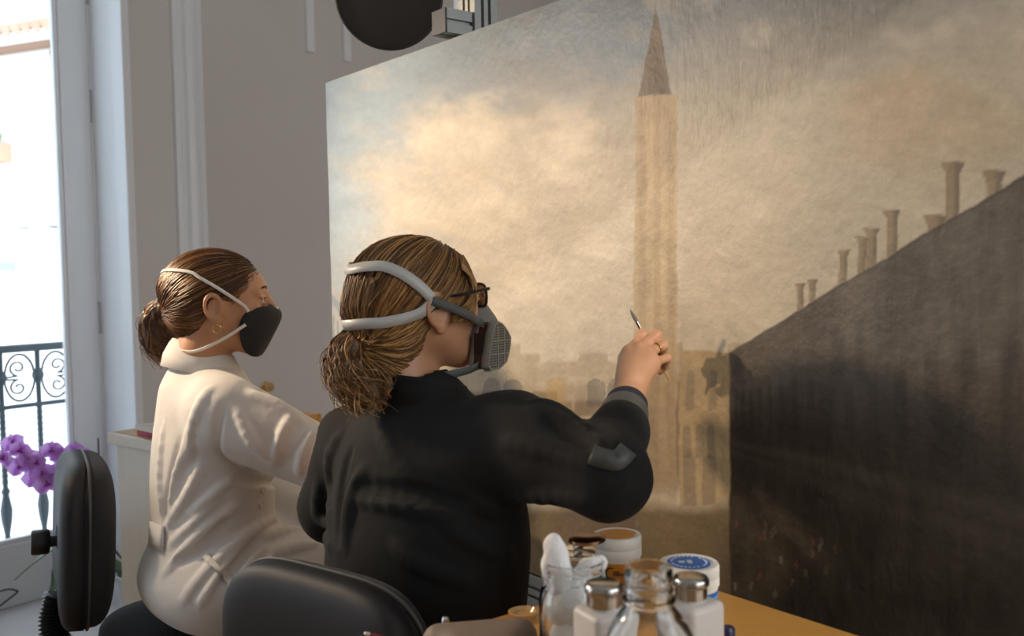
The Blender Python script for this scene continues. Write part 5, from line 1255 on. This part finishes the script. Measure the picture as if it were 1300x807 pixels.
# ------------------------------------------------------------------ brush
b0, b1 = A(pix(800, 393, 1.545)), A(pix(851, 484, 1.555)); bd = Vector(b1-b0); bl = bd.length; bd.normalize()
br = empty('paint_brush', Vector(b0), 'fine paint brush with pale wooden handle held in the raised hand', 'brush')
x = bd.orthogonal().normalized(); AXB = (x, bd.cross(x), bd)
MB().lathe(Vector(b0), [(.0004, 0), (.0018, .003), (.0030, .010), (.0033, .018), (.0028, .024)], 14, AXB).build('bristles', mat('grey_bristles', (.16, .13, .11), .7, bump=.5, bscale=900), br, True)
MB().lathe(Vector(b0), [(.0029, .022), (.0031, .024), (.0031, .040), (.0027, .043)], 14, AXB).build('ferrule', M['chrome'], br, True)
MB().lathe(Vector(b0), [(.0027, .042), (.0034, .048), (.0034, .058), (.0026, .062)], 14, AXB).build('red_collar', mat('red_lacquer', (.55, .03, .02), .3), br, True)
MB().lathe(Vector(b0), [(.0026, .060), (.0033, .070), (.0026, bl*.8), (.0018, bl-.01), (.0012, bl)], 14, AXB).build('handle', mat('brush_handle', (.42, .22, .09), .35), br, True)
# ------------------------------------------------------------------ cotton tufts in the jar
M['cotton'] = mat('cotton_wool', (.80, .79, .78), .95, bump=.6, bscale=160, bdist=.004, sss=.2)
def tuft(pts, rad, label, seed):
    Bq = Body()
    for a, b_, ra, rb in zip(pts[:-1], pts[1:], rad[:-1], rad[1:]): Bq.u(cap(A(a), A(b_), ra, rb), .012)
    Bq.d(wr([(260, 90, 120), (-180, 220, 90), (90, -160, 260)], .0018, seed))
    V, F = Bq.mesh(h=.0025); tag(mk('cotton_tuft', V, F, M['cotton']), label, 'cotton', 'cotton wool in the glass jar')
Yc = cj.y; P = lambda px, py, dy=0: pix(px, py, Yc+dy)
tuft([P(712, 742), P(706, 716), P(704, 694), P(705, 683)], [.019, .0145, .0105, .0065], 'upright cotton wool twist standing out of the glass jar', 1)
tuft([P(738, 732), P(750, 723), P(763, 715)], [.013, .012, .0085], 'cotton wool tuft leaning on the rim of the glass jar', 2)
tuft([P(714, 768), P(730, 764), P(746, 770)], [.022, .026, .021], 'large cotton wool wad filling the middle of the glass jar', 3)
tuft([P(718, 806), P(730, 802), P(744, 810)], [.019, .022, .018], 'rounded cotton wool wad low in the glass jar', 4)
tuft([P(714, 830), P(730, 826), P(748, 830)], [.012, .015, .012], 'cotton wool wad at the bottom of the glass jar', 5)
# dispenser with its lid flipped open behind the cotton jar
dc = on_z(731, 775, TZ); hd_ = 1.22-(700-340)/FPX*dc.y-TZ
root = empty('lidded_jar', dc, 'glass jar with chrome collar and flipped up copper lid behind the cotton jar', 'jar')
r1 = .036
MB().lathe(dc, [(.0005, 0), (r1*.95, 0), (r1*1.12, .005), (r1*1.12, hd_*.55), (r1*1.0, hd_*.72), (r1*.72, hd_*.80), (r1*.70, hd_*.86), (r1*.66, hd_*.86), (r1*.68, hd_*.79), (r1*.94, hd_*.71), (r1*1.06, hd_*.54), (r1*1.06, .012), (r1*.9, .007), (.0005, .007)], 40).build('glass_body', M['glass'], root, True)
MB().lathe(dc, [(r1*.70, hd_*.80), (r1*.80, hd_*.80), (r1*.82, hd_*.85), (r1*.80, hd_), (r1*.72, hd_*1.02), (r1*.2, hd_*1.02), (.0005, hd_*1.02)], 36).build('collar', M['chrome'], root, True)
lc_ = pix(745, 683, dc.y-.005); nn = Vector((-.05, -.02, 1)).normalized(); x = nn.orthogonal().normalized()
MB().lathe(lc_, [(.0005, .003), (.018, .0035), (.0245, .001), (.025, -.003), (.022, -.004), (.0005, -.004)], 32, (x, nn.cross(x), nn)).build('flip_lid', M['copper'], root, True)
b = MB(); b.tube([Vector(dc)+UP*hd_, lc_-nn*.003], .005, 8); b.tube([Vector(dc)+UP*hd_*.98+Vector((-.022, 0, 0)), Vector(dc)+UP*(hd_+.006)+Vector((-.022, 0, 0))], .005, 10); b.build('hinge_post', M['chrome'], root, True)
# dark red pen, palette shaped pad, wooden stick, small navy cap
def lying(name, a, c, r, m, label, cat, prof=None):
    a, c = Vector(a), Vector(c); d = (c-a); l = d.length; d.normalize(); x = d.cross(UP).normalized()
    return a, d, l, (x, d.cross(x), d)
a, d, l, ax = lying('pen', on_z(462, 803, TZ+.030), on_z(520, 822, TZ+.006), .004, None, '', '')
pn = empty('pen', a+d*(l/2), 'dark red pen with shiny tip lying over the table edge', 'pen')
MB().lathe(a, [(.0006, 0), (.0022, .001), (.0030, .005), (.0032, .008)], 14, ax).build('tip', M['chrome'], pn, True)
MB().lathe(a, [(.0032, .007), (.0040, .012), (.0042, l+.015), (.003, l+.017)], 14, ax).build('barrel', mat('dark_red_plastic', (.16, .012, .015), .25), pn, True)
pc = on_z(604, 822, TZ)
M['taupe'] = mat('taupe_leather', (.27, .20, .15), .55, bump=.2, bscale=120)
Bq = Body(); pa = A(PU); pb = A(PN); pc_ = A(pc)
Bq.u(cap(pc_-A((.045, 0, -.010)), pc_+A((.052, 0, .012)), .020, .024), .02).u(cap(pc_+A((-.02, -.03, .006)), pc_+A((.04, -.03, .008)), .022, .022), .02).cut(half((0, 0, TZ), (0, 0, -1)), .003)
V, F = Bq.mesh(h=.004); tag(mk('leather_pouch', V, F, M['taupe']), 'rounded taupe leather pouch lying on the worktable', 'pouch')
zp = pix(573, 796, pc.y).z
b = MB(); p_ = pix(572, 795.5, pc.y-.004); tag(MB().lathe(on_z(566, 812, TZ), [(.0005, 0), (.0045, 0), (.005, .002), (.005, .026), (.0035, .030), (.0005, .031)], 16).build('steel_cap', M['chrome'], None, True), 'tiny steel cap standing beside the taupe pouch', 'cap')
a, c = on_z(650, 796, TZ+.0025), on_z(690, 818, TZ+.0025)
tag(MB().tube([a, c], .0022, 8).build('wooden_stick', mat('pale_stick', (.70, .48, .24), .5), None, True), 'thin pale wooden stick lying beside the cotton jar', 'stick')
nv = on_z(924, 812, TZ); tag(MB().lathe(nv, [(.0005, 0), (.008, 0), (.009, .002), (.009, .014), (.007, .017), (.0005, .018)], 20).build('bottle_cap', mat('navy_plastic', (.02, .02, .07), .35), None, True), 'small navy bottle cap lying on the worktable', 'cap')
pd = on_z(664, 783, TZ); tag(MB().lathe(pd, [(.0005, .004), (.014, .004), (.018, .009), (.020, .008), (.016, .0), (.0005, 0)], 24).build('small_dish', mat('clear_amber', (.50, .30, .12), .15), None, True), 'tiny amber dish beside the cotton jar', 'dish')
# ------------------------------------------------------------------ orchid on the marble threshold
op = rm(.262, .40, .012)
oc_ = empty('orchid', op, 'purple moth orchid in a white pot by the balcony door', 'plant')
MB().lathe(op, [(.0005, 0), (.048, 0), (.052, .004), (.064, .115), (.067, .118), (.067, .128), (.062, .130), (.058, .110), (.0005, .108)], 32).build('pot', mat('white_pot', (.78, .78, .80), .3), oc_, True)
MB().lathe(op, [(.0005, .116), (.03, .117), (.0585, .110)], 24).build('bark', mat('orchid_bark', (.10, .055, .03), .9, bump=.8, bscale=120), oc_, True)
M['leaf'] = mat('orchid_leaf', (.075, .17, .05), .35, var=.2, scale=9); M['stem'] = mat('orchid_stem', (.09, .11, .06), .5)
def leafmesh(path, w, name):
    S = spline(path, 6); n = len(S); V = []; F = []
    for i, p in enumerate(S):
        t = (S[min(i+1, n-1)]-S[max(i-1, 0)]).normalized(); sd = t.cross(UP); sd = sd.normalized() if sd.length > .05 else Vector((1, 0, 0)); up = sd.cross(t).normalized()
        ww = w*math.sin(math.pi*min(1, .08+.92*(i/(n-1)))**.75) if i < n-1 else .001
        for k in (-1, -.5, 0, .5, 1): V.append(p+sd*(ww*k)+up*(abs(k)*ww*.28))
    for i in range(n-1):
        for k in range(4): F.append((i*5+k, i*5+k+1, (i+1)*5+k+1, (i+1)*5+k))
    o = mk(name, V, F, M['leaf'], oc_); md = o.modifiers.new('thickness', 'SOLIDIFY'); md.thickness = .003
Yo = op.y; Q = lambda px, py, dy=0: pix(px, py, Yo+dy)
crown = op+UP*.122
leafmesh([crown, Q(95, 690, -.06), Q(60, 702, -.10), Q(18, 736, -.14)], .024, 'leaf')
leafmesh([crown, Q(88, 712, -.10), Q(70, 742, -.16), Q(50, 785, -.20)], .024, 'leaf')
leafmesh([crown, Q(118, 700, .08), Q(140, 715, .12), Q(160, 730, .12)], .022, 'leaf')
leafmesh([crown, Q(95, 720, .05), Q(82, 745, .05), Q(76, 772, .0)], .020, 'leaf')
stem = spline([crown, Q(118, 660), Q(112, 600), Q(88, 578, -.03), Q(62, 592, -.06), Q(30, 586, -.08), Q(2, 578, -.10), Q(-30, 585, -.10)], 6)
MB().tube(stem, [.0035]*len(stem), 8).build('stem', M['stem'], oc_, True)
tp = Q(124.5, 556, -.02); MB().tube([Vector((tp.x, tp.y, .11)), tp], .003, 8).build('stake', mat('dark_stake', (.035, .025, .02), .6), oc_, True)
MB().tube(spline([crown, Q(104, 640), Q(98, 585), Q(96, 560)], 5), .0028, 8).build('stem', M['stem'], oc_, True)
MB().tube(spline([Q(70, 590, -.05), Q(78, 625, -.03), Q(86, 650, -.02)], 5), .002, 6).build('aerial_root', M['stem'], oc_, True)
def petal_material():
    m = mat('orchid_petal', (.62, .26, .76), .55, col2=(.80, .52, .88), scale=26); nt = m.node_tree; b = nt.nodes['Principled BSDF']; o = nt.nodes['Material Output']
    tr = nt.nodes.new('ShaderNodeBsdfTranslucent'); mx = nt.nodes.new('ShaderNodeMixShader'); mx.inputs[0].default_value = .5
    nt.links.new(b.inputs['Base Color'].links[0].from_socket, tr.inputs[0]); nt.links.new(b.outputs[0], mx.inputs[1]); nt.links.new(tr.outputs[0], mx.inputs[2]); nt.links.new(mx.outputs[0], o.inputs[0]); return m
M['petal'] = petal_material() or mat('orchid_petal', (.64, .28, .76), .55, col2=(.78, .50, .86), scale=26, sss=.3); M['lip'] = mat('orchid_lip', (.34, .03, .30), .5)
def petal_mesh(l, w, cup):
    V = []; F = []; nu_, nv_ = 7, 7
    for i in range(nu_):
        t = i/(nu_-1); ww = w*(math.sin(math.pi*(.10+.86*t))**.7)
        for j in range(nv_):
            s = j/(nv_-1)*2-1; V.append((l*t*(1-.12*s*s*t), ww*s, cup*(t*t)*l*.35-.12*ww*s*s*0+.10*l*math.sin(t*2.6)*.5*(1-s*s)))
    for i in range(nu_-1):
        for j in range(nv_-1): a_ = i*nv_+j; F.append((a_, a_+1, a_+nv_+1, a_+nv_))
    return V, F
pm = {}
def shared(key, V, F, m):
    if key not in pm:
        me = bpy.data.meshes.new(key); me.from_pydata(V, [], F); me.polygons.foreach_set('use_smooth', [True]*len(me.polygons)); me.materials.append(m); pm[key] = me
    return pm[key]
lb = MB().lathe((0, 0, .004), [(.0005, .012), (.003, .011), (.005, .006), (.004, 0), (.002, -.003)], 10); lb.box((.006, 0, .004), ((1, 0, 0), (0, 1, 0), (0, 0, 1)), (.006, .003, .002), .001); lb.box((-.002, .006, .006), ((1, 0, 0), (0, 1, 0), (0, 0, 1)), (.003, .004, .0015), .001); lb.box((-.002, -.006, .006), ((1, 0, 0), (0, 1, 0), (0, 0, 1)), (.003, .004, .0015), .001)
def flower(px, py, dy, face, spin, sc):
    c = Q(px, py, dy); z = Vector(face).normalized(); x = (UP-z*UP.dot(z)).normalized(); y = z.cross(x); rot = Matrix((x, y, z)).transposed().to_4x4() @ Matrix.Rotation(spin, 4, 'Z')
    me = shared('flower', lb.v, lb.f, M['lip']); o = bpy.data.objects.new('flower', me); COL.objects.link(o); o.parent = oc_
    o.matrix_local = Matrix.Translation(c-op) @ rot @ Matrix.Scale(sc, 4)
    for k, (ang, l, w, key) in enumerate(((0, .036, .015, 'sepal'), (R(125), .036, .014, 'sepal'), (R(-125), .036, .014, 'sepal'), (R(72), .042, .026, 'petal'), (R(-72), .042, .026, 'petal'))):
        V, F = petal_mesh(l, w, .5); q = bpy.data.objects.new('petal', shared(key, V, F, M['petal'])); COL.objects.link(q); q.parent = o
        q.matrix_local = Matrix.Translation((0, 0, .001 if key == 'sepal' else .003)) @ Matrix.Rotation(ang, 4, 'Z')
rg2 = random.Random(4)
for (px, py, dy) in ((4, 582, -.1), (17, 563, -.09), (26, 572, -.12), (36, 583, -.11), (27, 592, -.1), (48, 588, -.12), (55, 602, -.1), (46, 606, -.08), (66, 572, -.09), (78, 580, -.08), (72, 604, -.07), (82, 612, -.09), (84, 594, -.06), (96, 574, -.04), (106, 578, -.02), (60, 615, -.11)):
    flower(px, py, dy, (rg2.uniform(-.2, .75), -1+rg2.uniform(-.1, .3), rg2.uniform(-.1, .35)), rg2.uniform(-.5, .5), rg2.uniform(.95, 1.2))
# curled wire on the threshold
wv_ = [rm(-.02+.0*i, .12, .015) for i in range(2)]
c = on_z(3, 775, .018); pts = [c+WD*(.05*math.cos(a))+NW*(.02*math.sin(a))+UP*(.05+.03*math.sin(a*1.0)) for a in [i*.5 for i in range(10)]]
pts = [c-WD*.05]+pts
tag(MB().tube(spline(pts, 4), .0035, 8).build('garden_wire', mat('green_wire', (.06, .09, .07), .5), None, True), 'loop of dark green wire lying at the foot of the balcony door', 'wire')
